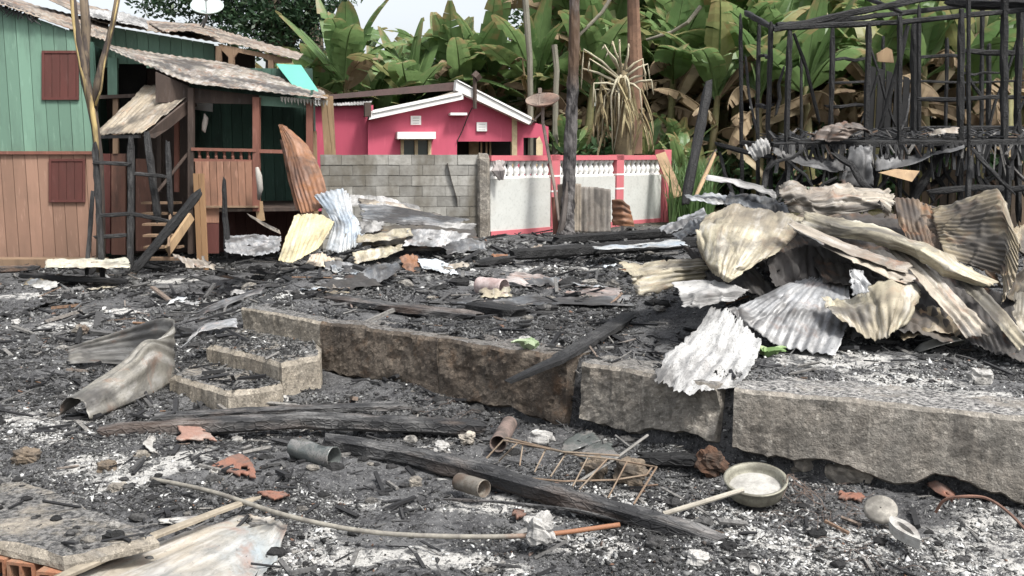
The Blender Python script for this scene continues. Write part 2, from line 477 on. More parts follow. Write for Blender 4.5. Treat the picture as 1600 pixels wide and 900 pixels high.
def axis(a):
    out = [a[0][0]]
    for s, e, st in a:
        k = max(1, int(round((e - s) / st)))
        out += [s + (e - s) * (i + 1) / k for i in range(k)]
    return np.array(out)
gx = axis([(-600, -60, 90), (-60, -14, 4), (-14, -6, .25), (-6, -4, .1), (-4, 4.6, .032), (4.6, 7, .1), (7, 14, .3), (14, 60, 4), (60, 600, 90)])
gy = axis([(-200, -20, 60), (-20, 0, 4), (0, 3.6, .4), (3.6, 10.5, .032), (10.5, 15, .07), (15, 22, .2), (22, 40, 1), (40, 100, 6), (100, 800, 100)])
XX, YY = np.meshgrid(gx, gy)
ZZ = height(XX, YY)
nx, ny = len(gx), len(gy)
me = bpy.data.meshes.new("ground")
me.vertices.add(nx * ny)
me.vertices.foreach_set('co', np.stack([XX, YY, ZZ], -1).astype(np.float32).ravel())
ii = (np.arange(ny - 1)[:, None] * nx + np.arange(nx - 1)[None, :]).ravel()
q = np.stack([ii, ii + 1, ii + nx + 1, ii + nx], -1).astype(np.int32)
me.loops.add(q.size); me.loops.foreach_set('vertex_index', q.ravel())
me.polygons.add(len(q)); me.polygons.foreach_set('loop_start', np.arange(0, q.size, 4, dtype=np.int32))
me.update(calc_edges=True); me.shade_smooth()
at = me.attributes.new("ash", 'FLOAT', 'POINT')
at.data.foreach_set('value', ashmask(XX, YY).astype(np.float32).ravel())
ground = bpy.data.objects.new("ground", me); COL.objects.link(ground); ground['kind'] = 'structure'
n = NT("burnt_ground")
co = n.coord("Object", off=False)
a = n.noise(co, 2.2, 6, .7); b = n.noise(co, 16, 6, .75); c3 = n.noise(co, 70, 3, .7)
atn = n.n("ShaderNodeAttribute"); atn.attribute_name = "ash"
c = n.mix(n.ramp(b, [(.38, 0), (.62, 1)]), (.021, .021, .0225), (.095, .095, .097))
c = n.mix(n.ramp(a, [(.44, 0), (.62, .6)]), c, (.15, .15, .15))
am = n.math('MULTIPLY', atn.outputs["Fac"], n.ramp(n.noise(co, 9, 5, .7), [(.38, .15), (.58, 1.25)]))
c = n.mix(n.ramp(am, [(.3, 0), (.72, .85)]), c, (.46, .45, .425))
c = n.mix(n.ramp(c3, [(.6, 0), (.68, .6)]), c, (.42, .41, .39))
c = n.mix(n.ramp(n.noise(co, 40, 3, .7), [(.56, 0), (.66, .8)]), c, (.012, .012, .012))
# beyond the burnt plot the soil is brown-green
sx = n.n("ShaderNodeSeparateXYZ"); n.l(co, sx.inputs[0])
far = n.ramp(n.math('MULTIPLY', sx.outputs[1], .04), [(.68, 0), (.8, 1)])
c = n.mix(far, c, n.mix(a, (.035, .04, .018), (.06, .045, .025)))
n.bump(n.math('ADD', b, n.math('MULTIPLY', c3, .5)), .8, .03)
me.materials.append(n.set(c, .92, 0, .2))

# ------------------------------------------------------------------ charcoal chips and ash flakes: nobody could count them
SLABS = []
def inside(poly, x, y):
    c = np.zeros(len(x), bool); n_ = len(poly)
    for i in range(n_):
        x1, y1 = poly[i]; x2, y2 = poly[(i + 1) % n_]
        if y1 == y2: continue
        c ^= ((y1 > y) != (y2 > y)) & (x < (x2 - x1) * (y - y1) / (y2 - y1) + x1)
    return c
STEP1 = [(322, 539), (384, 552), (440, 568), (500, 556), (502, 520), (400, 508), (350, 515)]
STEP2 = [(264, 586), (310, 599), (356, 612), (398, 609), (442, 601), (455, 570), (390, 560), (325, 556)]
SLAB = [(-60, 735), (20, 745), (110, 776), (180, 806), (248, 838), (170, 858), (100, 874), (60, 862), (0, 848), (-60, 848)]
def surface(x, y):
    z = height(x, y)
    for pxs, zt in ((STEP2, -.335), (STEP1, -.19), (SLAB, -.33)):
        poly = [G(a, b, zt) for a, b in pxs]; c = sum(poly, Vector()) / len(poly)
        z = np.where(inside([((p.x - c.x) * .93 + c.x, (p.y - c.y) * .93 + c.y) for p in poly], x, y), np.maximum(z, zt), z)
    return z
def chips(name, areas, mat, seed, label):
    rg = np.random.default_rng(seed)
    xs, ys, sz = [], [], []
    for (x0, x1, y0, y1, dens, s0, s1) in areas:
        k = int((x1 - x0) * (y1 - y0) * dens)
        xs.append(rg.uniform(x0, x1, k)); ys.append(rg.uniform(y0, y1, k)); sz.append(s0 * (s1 / s0) ** (rg.random(k) ** 2.6))
    x = np.concatenate(xs); y = np.concatenate(ys); s = np.concatenate(sz)
    keep = np.abs(x) < y * .62 + 1.0
    dn = vfbm(x * 1.6, y * 1.6, 3, 5); keep &= rg.random(len(x)) < np.clip((dn - .34) * 4.5, .05, 1)
    keep &= ~(inside([(p.x, p.y) for p in (G(a, b, -.33) for a, b in SLAB)], x, y) & (rg.random(len(x)) < .8))
    x, y, s = x[keep], y[keep], s[keep]
    k = len(x); z = surface(x, y)
    dims = np.stack([s * rg.uniform(.7, 1.9, k), s * rg.uniform(.4, .9, k), s * rg.uniform(.18, .6, k)], -1) * .5
    unit = np.array([[-1.2, -.8, -.6], [1.2, -.7, -.5], [.1, 1.3, -.6], [-.1, .2, 1.1], [.3, -.9, .8]], float)
    V = unit[None] * dims[:, None] * rg.uniform(.5, 1.3, (k, 5, 3))
    # random rotations
    ang = rg.uniform(0, 2 * np.pi, k); tx = rg.normal(0, .45, k); ty = rg.normal(0, .45, k)
    ca, sa = np.cos(ang), np.sin(ang); cx, sx = np.cos(tx), np.sin(tx); cy, sy = np.cos(ty), np.sin(ty)
    X, Y, Z = V[..., 0], V[..., 1], V[..., 2]
    Y, Z = Y * cx[:, None] - Z * sx[:, None], Y * sx[:, None] + Z * cx[:, None]
    X, Z = X * cy[:, None] + Z * sy[:, None], -X * sy[:, None] + Z * cy[:, None]
    X, Y = X * ca[:, None] - Y * sa[:, None], X * sa[:, None] + Y * ca[:, None]
    V = np.stack([X + x[:, None], Y + y[:, None], Z + (z + dims[:, 2] * .5)[:, None]], -1)
    F = np.array([(0, 2, 1), (0, 1, 4), (1, 2, 3), (2, 0, 3), (0, 4, 3), (1, 3, 4)], dtype=np.int64)
    Q = (F[None] + (np.arange(k) * 5)[:, None, None]).reshape(-1, 3).astype(np.int32)
    me = bpy.data.meshes.new(name)
    me.vertices.add(k * 5); me.vertices.foreach_set('co', V.astype(np.float32).ravel())
    me.loops.add(Q.size); me.loops.foreach_set('vertex_index', Q.ravel())
    me.polygons.add(len(Q)); me.polygons.foreach_set('loop_start', np.arange(0, Q.size, 3, dtype=np.int32))
    me.update(calc_edges=True)
    r = rg.random(k); m = ashmask(x, y)
    tone = vfbm(x * 1.3 + 40, y * 1.3, 3, 55)
    sh = .013 + .034 * rg.random(k) ** 2
    gr = r > .6 - .35 * m - 1.1 * (tone - .45); sh[gr] = .045 + .15 * rg.random(gr.sum())
    wh = r > .98 - .45 * m; sh[wh] = .22 + .36 * rg.random(wh.sum())
    at = me.attributes.new("shade", 'FLOAT', 'POINT'); at.data.foreach_set('value', np.repeat(sh, 5).astype(np.float32))
    wm = rg.random(k) < .012
    at = me.attributes.new("warm", 'FLOAT', 'POINT'); at.data.foreach_set('value', np.repeat(wm * rg.random(k), 5).astype(np.float32))
    me.materials.append(mat)
    o = bpy.data.objects.new(name, me); COL.objects.link(o)
    return tag(o, label, 'charcoal', None, 'stuff')
n = NT("charcoal_chips")
a1 = n.n("ShaderNodeAttribute"); a1.attribute_name = "shade"; a2 = n.n("ShaderNodeAttribute"); a2.attribute_name = "warm"
cc = n.n("ShaderNodeCombineColor"); n.l(a1.outputs["Fac"], cc.inputs[0]); n.l(a1.outputs["Fac"], cc.inputs[1]); n.l(n.math('MULTIPLY', a1.outputs["Fac"], .97), cc.inputs[2])
c = n.mix(a2.outputs["Fac"], cc.outputs[0], (.15, .08, .05))
M['chips'] = n.set(c, .7, 0, .35)
chips("charcoal_debris", [(-3.4, 3.4, 3.6, 6.2, 10500, .006, .036), (3.4, 5, 3.6, 6.2, 3000, .008, .05), (-5, -3.4, 3.6, 6.2, 3000, .008, .05), (-6.5, 6.5, 6.2, 9.5, 4300, .008, .05), (-9, 9, 9.5, 13.5, 1100, .013, .09), (-11, 11, 13.5, 18.5, 280, .022, .14)], M['chips'], 4,
      "black and grey charcoal chips and ash flakes covering the burnt plot")

def splinters(name, areas, seed, label, mat):
    rg = np.random.default_rng(seed); mb = MB()
    for (x0, x1, y0, y1, k, l0, l1) in areas:
        xs = rg.uniform(x0, x1, k); ys = rg.uniform(y0, y1, k); cl = vfbm(xs * 1.4, ys * 1.4, 3, 88); zs = surface(xs, ys)
        for x, y, z, c in zip(xs, ys, zs, cl):
            if rg.random() > (c - .3) * 4 or (y < 5.4 and x < -1.9 and rg.random() < .8) or abs(x) > y * .62 + 1: continue
            L = l0 * (l1 / l0) ** (rg.random() ** 1.8); a = rg.uniform(0, 6.28); t = rg.normal(0, .18)
            d = Vector((math.cos(a) * math.cos(t), math.sin(a) * math.cos(t), math.sin(t))) * (L / 2); p = Vector((x, y, z + .008 + abs(d.z) * .8))
            wd = L * rg.uniform(.05, .16)
            mb.bar(p - d, p + d, wd, wd * rg.uniform(.3, .8), up=(rg.normal(0, .3), rg.normal(0, .3), 1))
    return tag(obj(name, mb, mat), label, "charred splinters", None, 'stuff')
n = NT("splinter_char"); co = n.coord("Object", off=False); a = n.noise(co, 40, 4, .7)
c = n.ramp(n.island(), [(0, (.01, .01, .011)), (.6, (.03, .03, .031)), (.82, (.11, .108, .105)), (.95, (.2, .19, .175)), (1, (.16, .09, .05))])
c = n.mix(n.ramp(a, [(.45, 0), (.6, .5)]), c, (.012, .012, .012)); M['splinter'] = n.set(c, .7, 0, .3)
splinters("charred_splinters", [(-4.9, 4.9, 3.9, 6.3, 3300, .03, .2), (-6.5, 6.5, 6.3, 9.5, 4600, .035, .3), (-9, 9, 9.5, 14, 3600, .05, .5), (-10, 10, 14, 17.5, 1200, .08, .6), (-2, 1.2, 6.0, 7.4, 900, .03, .15)], 14, "charred splinters and burnt sticks strewn over the plot", M['splinter'])
def lumps(name, areas, seed, label, mat):
    rg = np.random.default_rng(seed); mb = MB()
    for (x0, x1, y0, y1, k, l0, l1) in areas:
        xs = rg.uniform(x0, x1, k); ys = rg.uniform(y0, y1, k); cl = vfbm(xs * 1.1, ys * 1.1, 3, 99); zs = surface(xs, ys)
        for x, y, z, c in zip(xs, ys, zs, cl):
            if rg.random() > (c - .36) * 5 or abs(x) > y * .62 + 1: continue
            r = l0 * (l1 / l0) ** (rg.random() ** 2); b = len(mb.v); off = rg.uniform(0, 50)
            for i in range(6):
                th = math.pi * i / 5
                for j in range(7):
                    ph = 2 * math.pi * j / 7; q = 1 + .45 * mnoise.noise(Vector((i * .9 + off, math.cos(ph) * 1.3, math.sin(ph) * 1.3)))
                    mb.v.append((x + r * math.sin(th) * math.cos(ph) * q * 1.2, y + r * math.sin(th) * math.sin(ph) * q, z + r * .25 + r * .6 * math.cos(th) * q))
            for i in range(5):
                for j in range(7): mb.f.append((b + i * 7 + j, b + (i + 1) * 7 + j, b + (i + 1) * 7 + (j + 1) % 7, b + i * 7 + (j + 1) % 7))
    return tag(obj(name, mb, mat), label, "charcoal lumps", None, 'stuff')
n = NT("lump_char"); co = n.coord("Object", off=False); a = n.noise(co, 30, 5, .75)
c = n.ramp(n.island(), [(0, (.012, .012, .012)), (.62, (.035, .034, .034)), (.85, (.1, .098, .095)), (.95, (.24, .22, .19)), (1, (.3, .29, .27))])
c = n.mix(n.ramp(a, [(.42, 0), (.6, .8)]), c, (.02, .02, .02)); n.bump(a, .8, .02); M['lump'] = n.set(c, .85, 0, .25)
lumps("charcoal_lumps", [(-3.9, 3.9, 3.9, 6.3, 900, .012, .05), (-5, 4.6, 6.3, 9.5, 1100, .014, .06), (-8, 5, 9.5, 16, 900, .025, .11)], 15, "black charcoal lumps and burnt clods scattered over the plot", M['lump'])

# ------------------------------------------------------------------ foundation blocks of the burnt building
M['found_rough'] = m_concrete("burnt_foundation", (.18, .15, .12), .55, (.08, .06, .045), .65, 1.2, 0, .22, .8)
M['found_pale'] = m_concrete("pale_foundation", (.32, .295, .255), .4, (.18, .145, .11), .4, 1.0, .35, 0, .8)
M['step'] = m_concrete("step_concrete", (.38, .34, .28), .35, (.2, .165, .12), .35, 1.5, 0, 0, 1.0)
def block(name, label, pxs, bots, thick, mat, rough=.03, ztop=.0, seed=0, cat="foundation block", group=None):
    """pxs: front top edge as pixels on z=0; bots: (t, z) lower edge; the face is pitted by noise"""
    pts = [G(a, b, ztop) for a, b in pxs]
    L = [0]
    for a, b in zip(pts[:-1], pts[1:]): L.append(L[-1] + (b - a).length)
    tot = L[-1]
    nu = max(8, int(tot / .025)); nv = 18; nt_ = 6
    tx = [p.x for p in pts]; ty = [p.y for p in pts]
    bt = [b[0] for b in bots]; bz = [b[1] for b in bots]
    mb = MB(); idx = {}
    rowsn = nv + nt_ + 1
    for i in range(nu + 1):
        s = i / nu * tot
        x = float(np.interp(s, L, tx)); y = float(np.interp(s, L, ty))
        k = min(int(np.searchsorted(L, s, side='right')) - 1, len(pts) - 2)
        d = (pts[k + 1] - pts[k]).normalized(); nrm = Vector((d.y, -d.x, 0))
        zb = float(np.interp(i / nu, bt, bz)) + .03 * fbm((s * 5, seed, 0)) + .015 * fbm((s * 17, seed, 4))
        zt = ztop + .012 * fbm((s * 4, seed + 3, 1)) + .01
        ring = []
        for j in range(nv + 1):
            t = j / nv; z = zb + (zt - zb) * t
            e = fbm((s * 4, z * 4, seed), 5)
            e2 = max(0, fbm((s * 3 + 9, z * 3, seed + 5), 4) - .12)
            off = rough * e - rough * 3.2 * e2 + rough * .35 * mnoise.noise(Vector((s * 34, z * 34, seed))) - .018 * max(0, t - .85) / .15 * abs(fbm((s * 12, 0, seed))) - (.02 if t == 1 else 0)
            if j == 0: off -= .05
            ring.append(Vector((x, y, z)) + nrm * off)
        for j in range(1, nt_ + 1):
            t = j / nt_
            ring.append(Vector((x, y, zt + .012 * fbm((s * 6, t * 3, seed)))) - nrm * (thick * t + .02))
        ring.append(Vector((x, y, zb)) - nrm * thick)
        if i in (0, nu):
            pass
        for p in ring: mb.v.append(tuple(p))
    m = rowsn + 1
    for i in range(nu):
        for j in range(m):
            j2 = (j + 1) % m
            mb.f.append((i * m + j, (i + 1) * m + j, (i + 1) * m + j2, i * m + j2))
    mb.f.append(tuple(range(m))); mb.f.append(tuple(nu * m + j for j in range(m - 1, -1, -1)))
    o = obj(name, mb, mat, smooth=False)
    return tag(o, label, cat, group)
FG = "blocks of the burnt foundation"
block("foundation_block", "long brown scorched foundation block right of the concrete steps", [(500, 504), (590, 517), (683, 531)], [(0, -.44), (.3, -.42), (.55, -.47), (.9, -.52), (1, -.5)], .3, M['found_rough'], .02, .0, 1, group=FG)
block("foundation_block", "blackened crumbling foundation block in the middle under the sloping charred plank", [(684, 531), (780, 545), (850, 556), (884, 562)], [(0, -.47), (.5, -.44), (1, -.5)], .3, M['found_rough'], .026, .0, 11, group=FG)
block("foundation_block", "short stony foundation block left of the white speckled sheet hanging over the edge", [(908, 568), (960, 577), (1010, 586), (1060, 595), (1118, 605)], [(0, -.4), (.4, -.42), (.55, -.36), (.8, -.33), (1, -.36)], .3, M['found_pale'], .024, .0, 21, group=FG)
M['found_right'] = m_concrete('streaked_foundation', (.34, .315, .275), .35, (.2, .165, .13), .35, 1.0, .35, 0, 1.0, .38)
block("foundation_block", "long pale concrete foundation block with drip streaks at the right", [(1147, 610), (1250, 620), (1400, 634), (1500, 645), (1680, 663), (1850, 690)],
      [(0, -.36), (.16, -.4), (.22, -.36), (.3, -.38), (.36, -.44), (.46, -.44), (.5, -.38), (.56, -.38), (.7, -.47), (1, -.46)], .42, M['found_right'], .009, .01, 31, group=FG)
block("foundation_block", "pale corner block of the foundation above the concrete steps", [(376, 482), (440, 493), (499, 504)], [(0, -.3), (1, -.45)], .3, M['step'], .015, .0, 41, group=FG)

def slab(name, label, pxs, ztop, zbot, mat, seed, cat, sub=.05, rough=.012, round_=.02, group=None):
    """a cast slab from its top outline (pixels on ztop), edges chipped"""
    pts = [G(a, b, ztop) for a, b in pxs]
    c = sum(pts, Vector()) / len(pts)
    ring = []
    for a, b in zip(pts, pts[1:] + pts[:1]):
        k = max(1, int((b - a).length / sub))
        ring += [a.lerp(b, i / k) for i in range(k)]
    n_ = len(ring); mb = MB()
    levels = [(zbot, 0), ((zbot * .6 + ztop * .4), 0), (ztop - round_, 0), (ztop, round_)]
    for z, ins in levels:
        for i, p in enumerate(ring):
            q = Vector((p.x, p.y, z)); d = (Vector((p.x, p.y, 0)) - Vector((c.x, c.y, 0))).normalized()
            mb.v.append(tuple(q - d * (ins * (1 + .8 * fbm((p.x * 9, p.y * 9, seed)))) + d * rough * fbm((p.x * 8, p.y * 8, z * 8 + seed))))
    for k in range(len(levels) - 1):
        for i in range(n_):
            i2 = (i + 1) % n_
            mb.f.append((k * n_ + i, k * n_ + i2, (k + 1) * n_ + i2, (k + 1) * n_ + i))
    # top: rings shrinking to the centre
    prev = (len(levels) - 1) * n_
    for s in (.75, .5, .25):
        b0 = len(mb.v)
        for i in range(n_):
            p = Vector(mb.v[(len(levels) - 1) * n_ + i]); qv = c + (p - c) * s
            mb.v.append((qv.x, qv.y, ztop + .008 * fbm((qv.x * 5, qv.y * 5, seed))))
        for i in range(n_):
            i2 = (i + 1) % n_
            mb.f.append((prev + i, prev + i2, b0 + i2, b0 + i))
        prev = b0
    mb.f.append(tuple(prev + i for i in range(n_)))
    o = obj(name, mb, mat)
    return tag(o, label, cat, group)
slab("concrete_step", "upper concrete step below the pale foundation corner", STEP1, -.19, -.6, M['step'], 3, "step", .03, .026, .035, group="concrete steps up to the foundation")
slab("concrete_step", "lower cracked concrete step beside the burnt boards", STEP2, -.335, -.62, M['step'], 5, "step", .03, .026, .035, group="concrete steps up to the foundation")
# ------------------------------------------------------------------ corrugated sheets
def catmull(p, t):
    n_ = len(p)
    if n_ == 1: return p[0]
    if n_ == 2: return p[0].lerp(p[1], t)
    f = t * (n_ - 1); i = min(int(f), n_ - 2); u = f - i
    a = p[i - 1] if i > 0 else p[0] * 2 - p[1]
    b = p[i]; c = p[i + 1]
    d = p[i + 2] if i + 2 < n_ else p[-1] * 2 - p[-2]
    return .5 * ((2 * b) + (c - a) * u + (2 * a - 5 * b + 4 * c - d) * u * u + (3 * b - a - 3 * c + d) * u ** 3)
def Pg(px_, py_, Y):
    """like P, but moved nearer along the sight line while the point would lie under the ground"""
    for i in range(60):
        p = P(px_, py_, Y)
        if Y > 16 or p.z > float(height(p.x, p.y)) + .012: return p
        Y *= .99
    return p
def mixlin(p, t, k):
    n_ = len(p)
    if n_ < 3: return catmull(p, t)
    f = t * (n_ - 1); i = min(int(f), n_ - 2)
    return catmull(p, t) * (1 - k) + p[i].lerp(p[i + 1], f - i) * k
def sheet_mb(rows, waves=9, amp=.012, crumple=.02, ragged=.03, seed=0, nv=44, per=6, px=True, sharp=.6):
    """rows of control points (px, py, Y); corrugations cross each row, ridges run from the first row to the last"""
    if px: rows = [[Pg(*q) for q in r] for r in rows]
    else: rows = [[Vector(q) for q in r] for r in rows]
    nu = max(10, int(waves * per))
    rg = random.Random(seed)
    base = [[None] * (nu + 1) for _ in range(nv + 1)]
    e0 = [rg.uniform(0, ragged) + ragged * .6 * (1 + mnoise.noise(Vector((i * .2, seed, 0)))) for i in range(nu + 1)]
    e1 = [rg.uniform(0, ragged) + ragged * .6 * (1 + mnoise.noise(Vector((i * .2, seed, 9)))) for i in range(nu + 1)]
    for i in range(nu + 1):
        u = i / nu
        colp = [mixlin(r, u, sharp) for r in rows]
        for j in range(nv + 1):
            v = e0[i] + (1 - e0[i] - e1[i]) * j / nv
            base[j][i] = mixlin(colp, v, sharp)
    mb = MB(); W = sum((base[nv // 2][i + 1] - base[nv // 2][i]).length for i in range(nu)); H = sum((base[j + 1][nu // 2] - base[j][nu // 2]).length for j in range(nv))
    k = 0
    folds = []
    for h in range(int(2 + 3 * min(1.5, W * H) + crumple * 60)):
        a_ = rg.uniform(0, math.pi); folds.append((math.cos(a_), math.sin(a_), rg.uniform(0, W), rg.uniform(0, H), rg.choice((-1, 1)) * rg.uniform(.08, .34), rg.uniform(.05, .13), rg.uniform(.1, .5)))
    for j in range(nv + 1):
        for i in range(nu + 1):
            du = base[j][min(i + 1, nu)] - base[j][max(i - 1, 0)]
            dv = base[min(j + 1, nv)][i] - base[max(j - 1, 0)][i]
            nn = du.cross(dv)
            nn = nn.normalized() if nn.length > 1e-9 else Vector((0, 0, 1))
            p = base[j][i]
            fl = .15 + .85 * min(1, max(0, .55 + 1.7 * mnoise.noise(Vector((i * 2.2 / nu + seed, j * 2.2 / nv, seed * .7)))))   # corrugation flattened in places
            off = amp * .55 * fl * math.sin(2 * math.pi * waves * i / nu) + crumple * fbm((p.x * 2.4 + seed, p.y * 2.4, p.z * 2.4), 2) + crumple * .1 * fbm((p.x * 11, p.y * 11 + seed, p.z * 11), 2)
            # dents: sharp creases
            cr = mnoise.noise(Vector((p.x * 4 + seed * 3, p.y * 4, p.z * 4)))
            off += crumple * .8 * max(0, .1 - abs(cr)) / .1
            for (ca_, sa_, u0, v0, kf, wf, lf) in folds:
                du_, dv_ = W * i / nu - u0, H * j / nv - v0
                al_ = abs(-du_ * sa_ + dv_ * ca_); d_ = abs(du_ * ca_ + dv_ * sa_)
                if d_ < wf and al_ < lf: off += kf * (wf - d_) * (1 - al_ / lf) * min(1, crumple / .025)
            side = (ragged * .9 * mnoise.noise(Vector((j * .28, seed * 2, i))) + ragged * .2 * mnoise.noise(Vector((j * .8, seed * 2, i)))) if i in (0, nu) else 0
            q = p + nn * off + (du.normalized() * side if du.length > 1e-9 else Vector())
            mb.v.append(tuple(q)); mb.uv[k] = (W * i / nu, H * j / nv); k += 1
    m = nu + 1
    holes = set()
    for h in range(int(ragged * 60)):
        j = rg.randrange(nv); i = rg.randrange(nu)
        if rg.random() < .5: j = rg.choice((0, nv - 1))
        for a in range(rg.randint(1, 2)):
            for b in range(rg.randint(1, 3)): holes.add((j + a, i + b))
    for j in range(nv):
        for i in range(nu):
            if (j, i) in holes: continue
            mb.f.append((j * m + i, j * m + i + 1, (j + 1) * m + i + 1, (j + 1) * m + i))
    return mb
M['zinc'] = m_sheet("bare_zinc", (.36, .37, .38), (.22, .22, .22), .35, .15, .5)
M['zinc_blue'] = m_sheet("bluish_zinc", (.33, .38, .43), (.5, .49, .46), .3, .1, .5)
M['cream_zinc'] = m_sheet("cream_burnt_zinc", (.43, .39, .285), (.24, .205, .15), .36, .16, .4, .05, .7)
M['tan_zinc'] = m_sheet("tan_burnt_zinc", (.32, .27, .18), (.2, .16, .105), .4, .22, .2, .05, .7)
M['yellow_zinc'] = m_sheet("yellow_burnt_zinc", (.47, .41, .25), (.34, .295, .18), .16, .06, .25, .05, .7)
M['white_zinc'] = m_sheet("ash_white_zinc", (.36, .355, .345), (.25, .245, .235), .34, .06, .5, .05, .75)
M['pale_crumple'] = m_sheet("pale_crumpled_zinc", (.35, .31, .25), (.2, .17, .14), .34, .2, .35, .05, .7)
M['rust'] = m_sheet("rusty_zinc", (.24, .12, .065), (.17, .08, .045), .22, .45, .1, .05, .8, rustcol=(.2, .09, .04))
M['dark_zinc'] = m_sheet("sooty_zinc", (.1, .11, .12), (.2, .2, .2), .55, .12, .35, .15, .55)
M['roof_old'] = m_sheet("old_roof_zinc", (.2, .155, .12), (.3, .26, .21), .3, .3, .25, .05, .8)
M['roof_pale'] = m_sheet("faded_porch_roof", (.33, .3, .25), (.22, .19, .16), .4, .3, .5, .1, .7)
M['roof_stair'] = m_sheet("stair_roof", (.33, .28, .21), (.25, .21, .16), .3, .2, .2, .05, .8)

def plank_wall(mb, pl, s0, s1, zb, zt, w=.21, off=0.0, th=.025, rng=random, gap=.008, broken=0.0):
    k = max(1, int(round((s1 - s0) / w))); w = (s1 - s0) / k
    f = (lambda s: zt) if not callable(zt) else zt
    g = (lambda s: zb) if not callable(zb) else zb
    for i in range(k):
        a = s0 + i * w + gap / 2; b = s0 + (i + 1) * w - gap / 2
        o = off + rng.uniform(0, .008)
        br = rng.uniform(0, broken)
        pts = [pl.pt(a, g(a) + br, o), pl.pt(b, g(b) + br * rng.uniform(.5, 1), o), pl.pt(b, f(b), o), pl.pt(a, f(a), o)]
        mb.extrude(pts, -pl.n * th)
        if i < k - 1: mb.extrude([pl.pt(b - .02, g(b), off - th - .003), pl.pt(b + .03, g(b), off - th - .003), pl.pt(b + .03, f(b) - .02, off - th - .003), pl.pt(b - .02, f(b) - .02, off - th - .003)], -pl.n * .01)
def ppoly(mb, pl, pxs, th, off=0.0):
    mb.extrude([pl.at(a, b, off) for a, b in pxs], -pl.n * th)

# ------------------------------------------------------------------ green and salmon wooden house
rng = random.Random(11)
house = thing("wooden_house", "two tone green and salmon plank house with a smoke stained porch", "house", (-7.6, 17.2, -.48))
A = Plane(P(-160, 240, 16.3), P(152, 240, 17.1))
def zA(px, py): return A.at(px, py).z
sR = A.s(152); s_of = A.s
rake = [(-160, -50), (0, 8), (107, 47), (152, 63)]
rs = [A.at(a, b).dot(A.u) - A.a.dot(A.u) for a, b in rake]; rz = [A.at(a, b).z for a, b in rake]
mb = MB(); plank_wall(mb, A, 0, sR, 1.44, lambda s: float(np.interp(s, rs, rz)), .2, rng=rng); obj("upper_wall", mb, M['green'], house)
mb = MB(); plank_wall(mb, A, 0, sR, -.6, 1.39, .2, off=.0, rng=rng); obj("lower_wall", mb, M['salmon'], house)
mb = MB(); mb.bar(A.pt(0, 1.415, .02), A.pt(sR, 1.415, .02), .06, .055); obj("belt_rail", mb, M['redbrown'], house)
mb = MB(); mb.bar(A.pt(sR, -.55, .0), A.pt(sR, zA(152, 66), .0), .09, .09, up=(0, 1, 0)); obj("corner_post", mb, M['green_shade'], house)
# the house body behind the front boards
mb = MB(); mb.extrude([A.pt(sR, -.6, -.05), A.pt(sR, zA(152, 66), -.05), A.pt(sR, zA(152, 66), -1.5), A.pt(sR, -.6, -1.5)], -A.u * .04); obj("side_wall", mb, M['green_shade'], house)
for (x0, y0, x1, y1) in ((65, 79, 123, 156), (76, 248, 133, 316)):
    fr = MB(); sh = MB()
    for a, b, c, d in ((x0, y0, x1, y0 + 4), (x0, y1 - 4, x1, y1), (x0, y0 + 4, x0 + 4, y1 - 4), (x1 - 4, y0 + 4, x1, y1 - 4)):
        ppoly(fr, A, [(a, d), (c, d), (c, b), (a, b)], .05, .045)
    k = 4
    for i in range(k):
        a = x0 + 4 + (x1 - x0 - 8) * i / k; c = x0 + 4 + (x1 - x0 - 8) * (i + 1) / k - .5
        ppoly(sh, A, [(a, y1 - 4), (c, y1 - 4), (c, y0 + 4), (a, y0 + 4)], .02, .03 + rng.uniform(0, .004))
    wn = obj("window", fr, M['maroon'], house); obj("shutter", sh, M['maroon'], wn)
# roofs
mb = sheet_mb([[(-160, -52, 16.1), (0, 6, 16.5), (107, 44, 16.9), (165, 64, 17.1)], [(-160, -60, 19.5), (0, -8, 19.5), (110, 22, 19.5), (170, 36, 19.5)]], 26, .02, .012, .01, 3, 20, 6)
obj("roof", mb, M['roof_old'], house, True, .012)
mb = MB()
for i in range(26):                                  # burnt thatch of rags and leaves hanging off the rake
    t = i / 59; px_ = -20 + t * 190 + rng.uniform(-3, 3)
    py_ = float(np.interp(px_, [-160, 0, 107, 165], [-52, 6, 44, 64])) + 3
    p = A.at(px_, py_, .05)
    mb.tube([p + Vector((0, .05, .06)), p + Vector((rng.uniform(-.05, .05), -.08, -.02)), p + Vector((rng.uniform(-.1, .1), -.08, -rng.uniform(.03, .12)))], [.02, .016, .005], 5, .3, rng)
obj("eave_debris", mb, M['char_brown'], house)
Bp = Plane(P(120, 240, 18.9), P(342, 240, 19.3))
mb = MB(); tb = [Bp.at(a, b) for a, b in ((120, 30), (163, 40), (258, 56), (341, 70))]
plank_wall(mb, Bp, 0, Bp.len, 2.4, lambda s: float(np.interp(s, [(p - Bp.a).dot(Bp.u) for p in tb], [p.z for p in tb])), .2, rng=rng); obj("back_wall", mb, M['green'], house)
mb = sheet_mb([[(60, -8, 18.6), (150, 33, 18.7), (258, 53, 18.8), (370, 70, 18.8), (466, 94, 18.6)], [(100, -2, 22), (230, 32, 22.5), (319, 38, 22.5), (365, 53, 22), (474, 84, 20.5)]], 34, .018, .014, .012, 5, 20, 6)
obj("roof", mb, M['roof_old'], house, True, .015)
mb = sheet_mb([[(255, 50, 18.5), (300, 50, 18.5), (345, 60, 18.5)], [(232, 36, 20.4), (280, 38, 20.4), (330, 46, 20.4)]], 8, .018, .015, .02, 8, 16, 6)
obj("roof_patch", mb, M['roof_old'], house, True, .012)
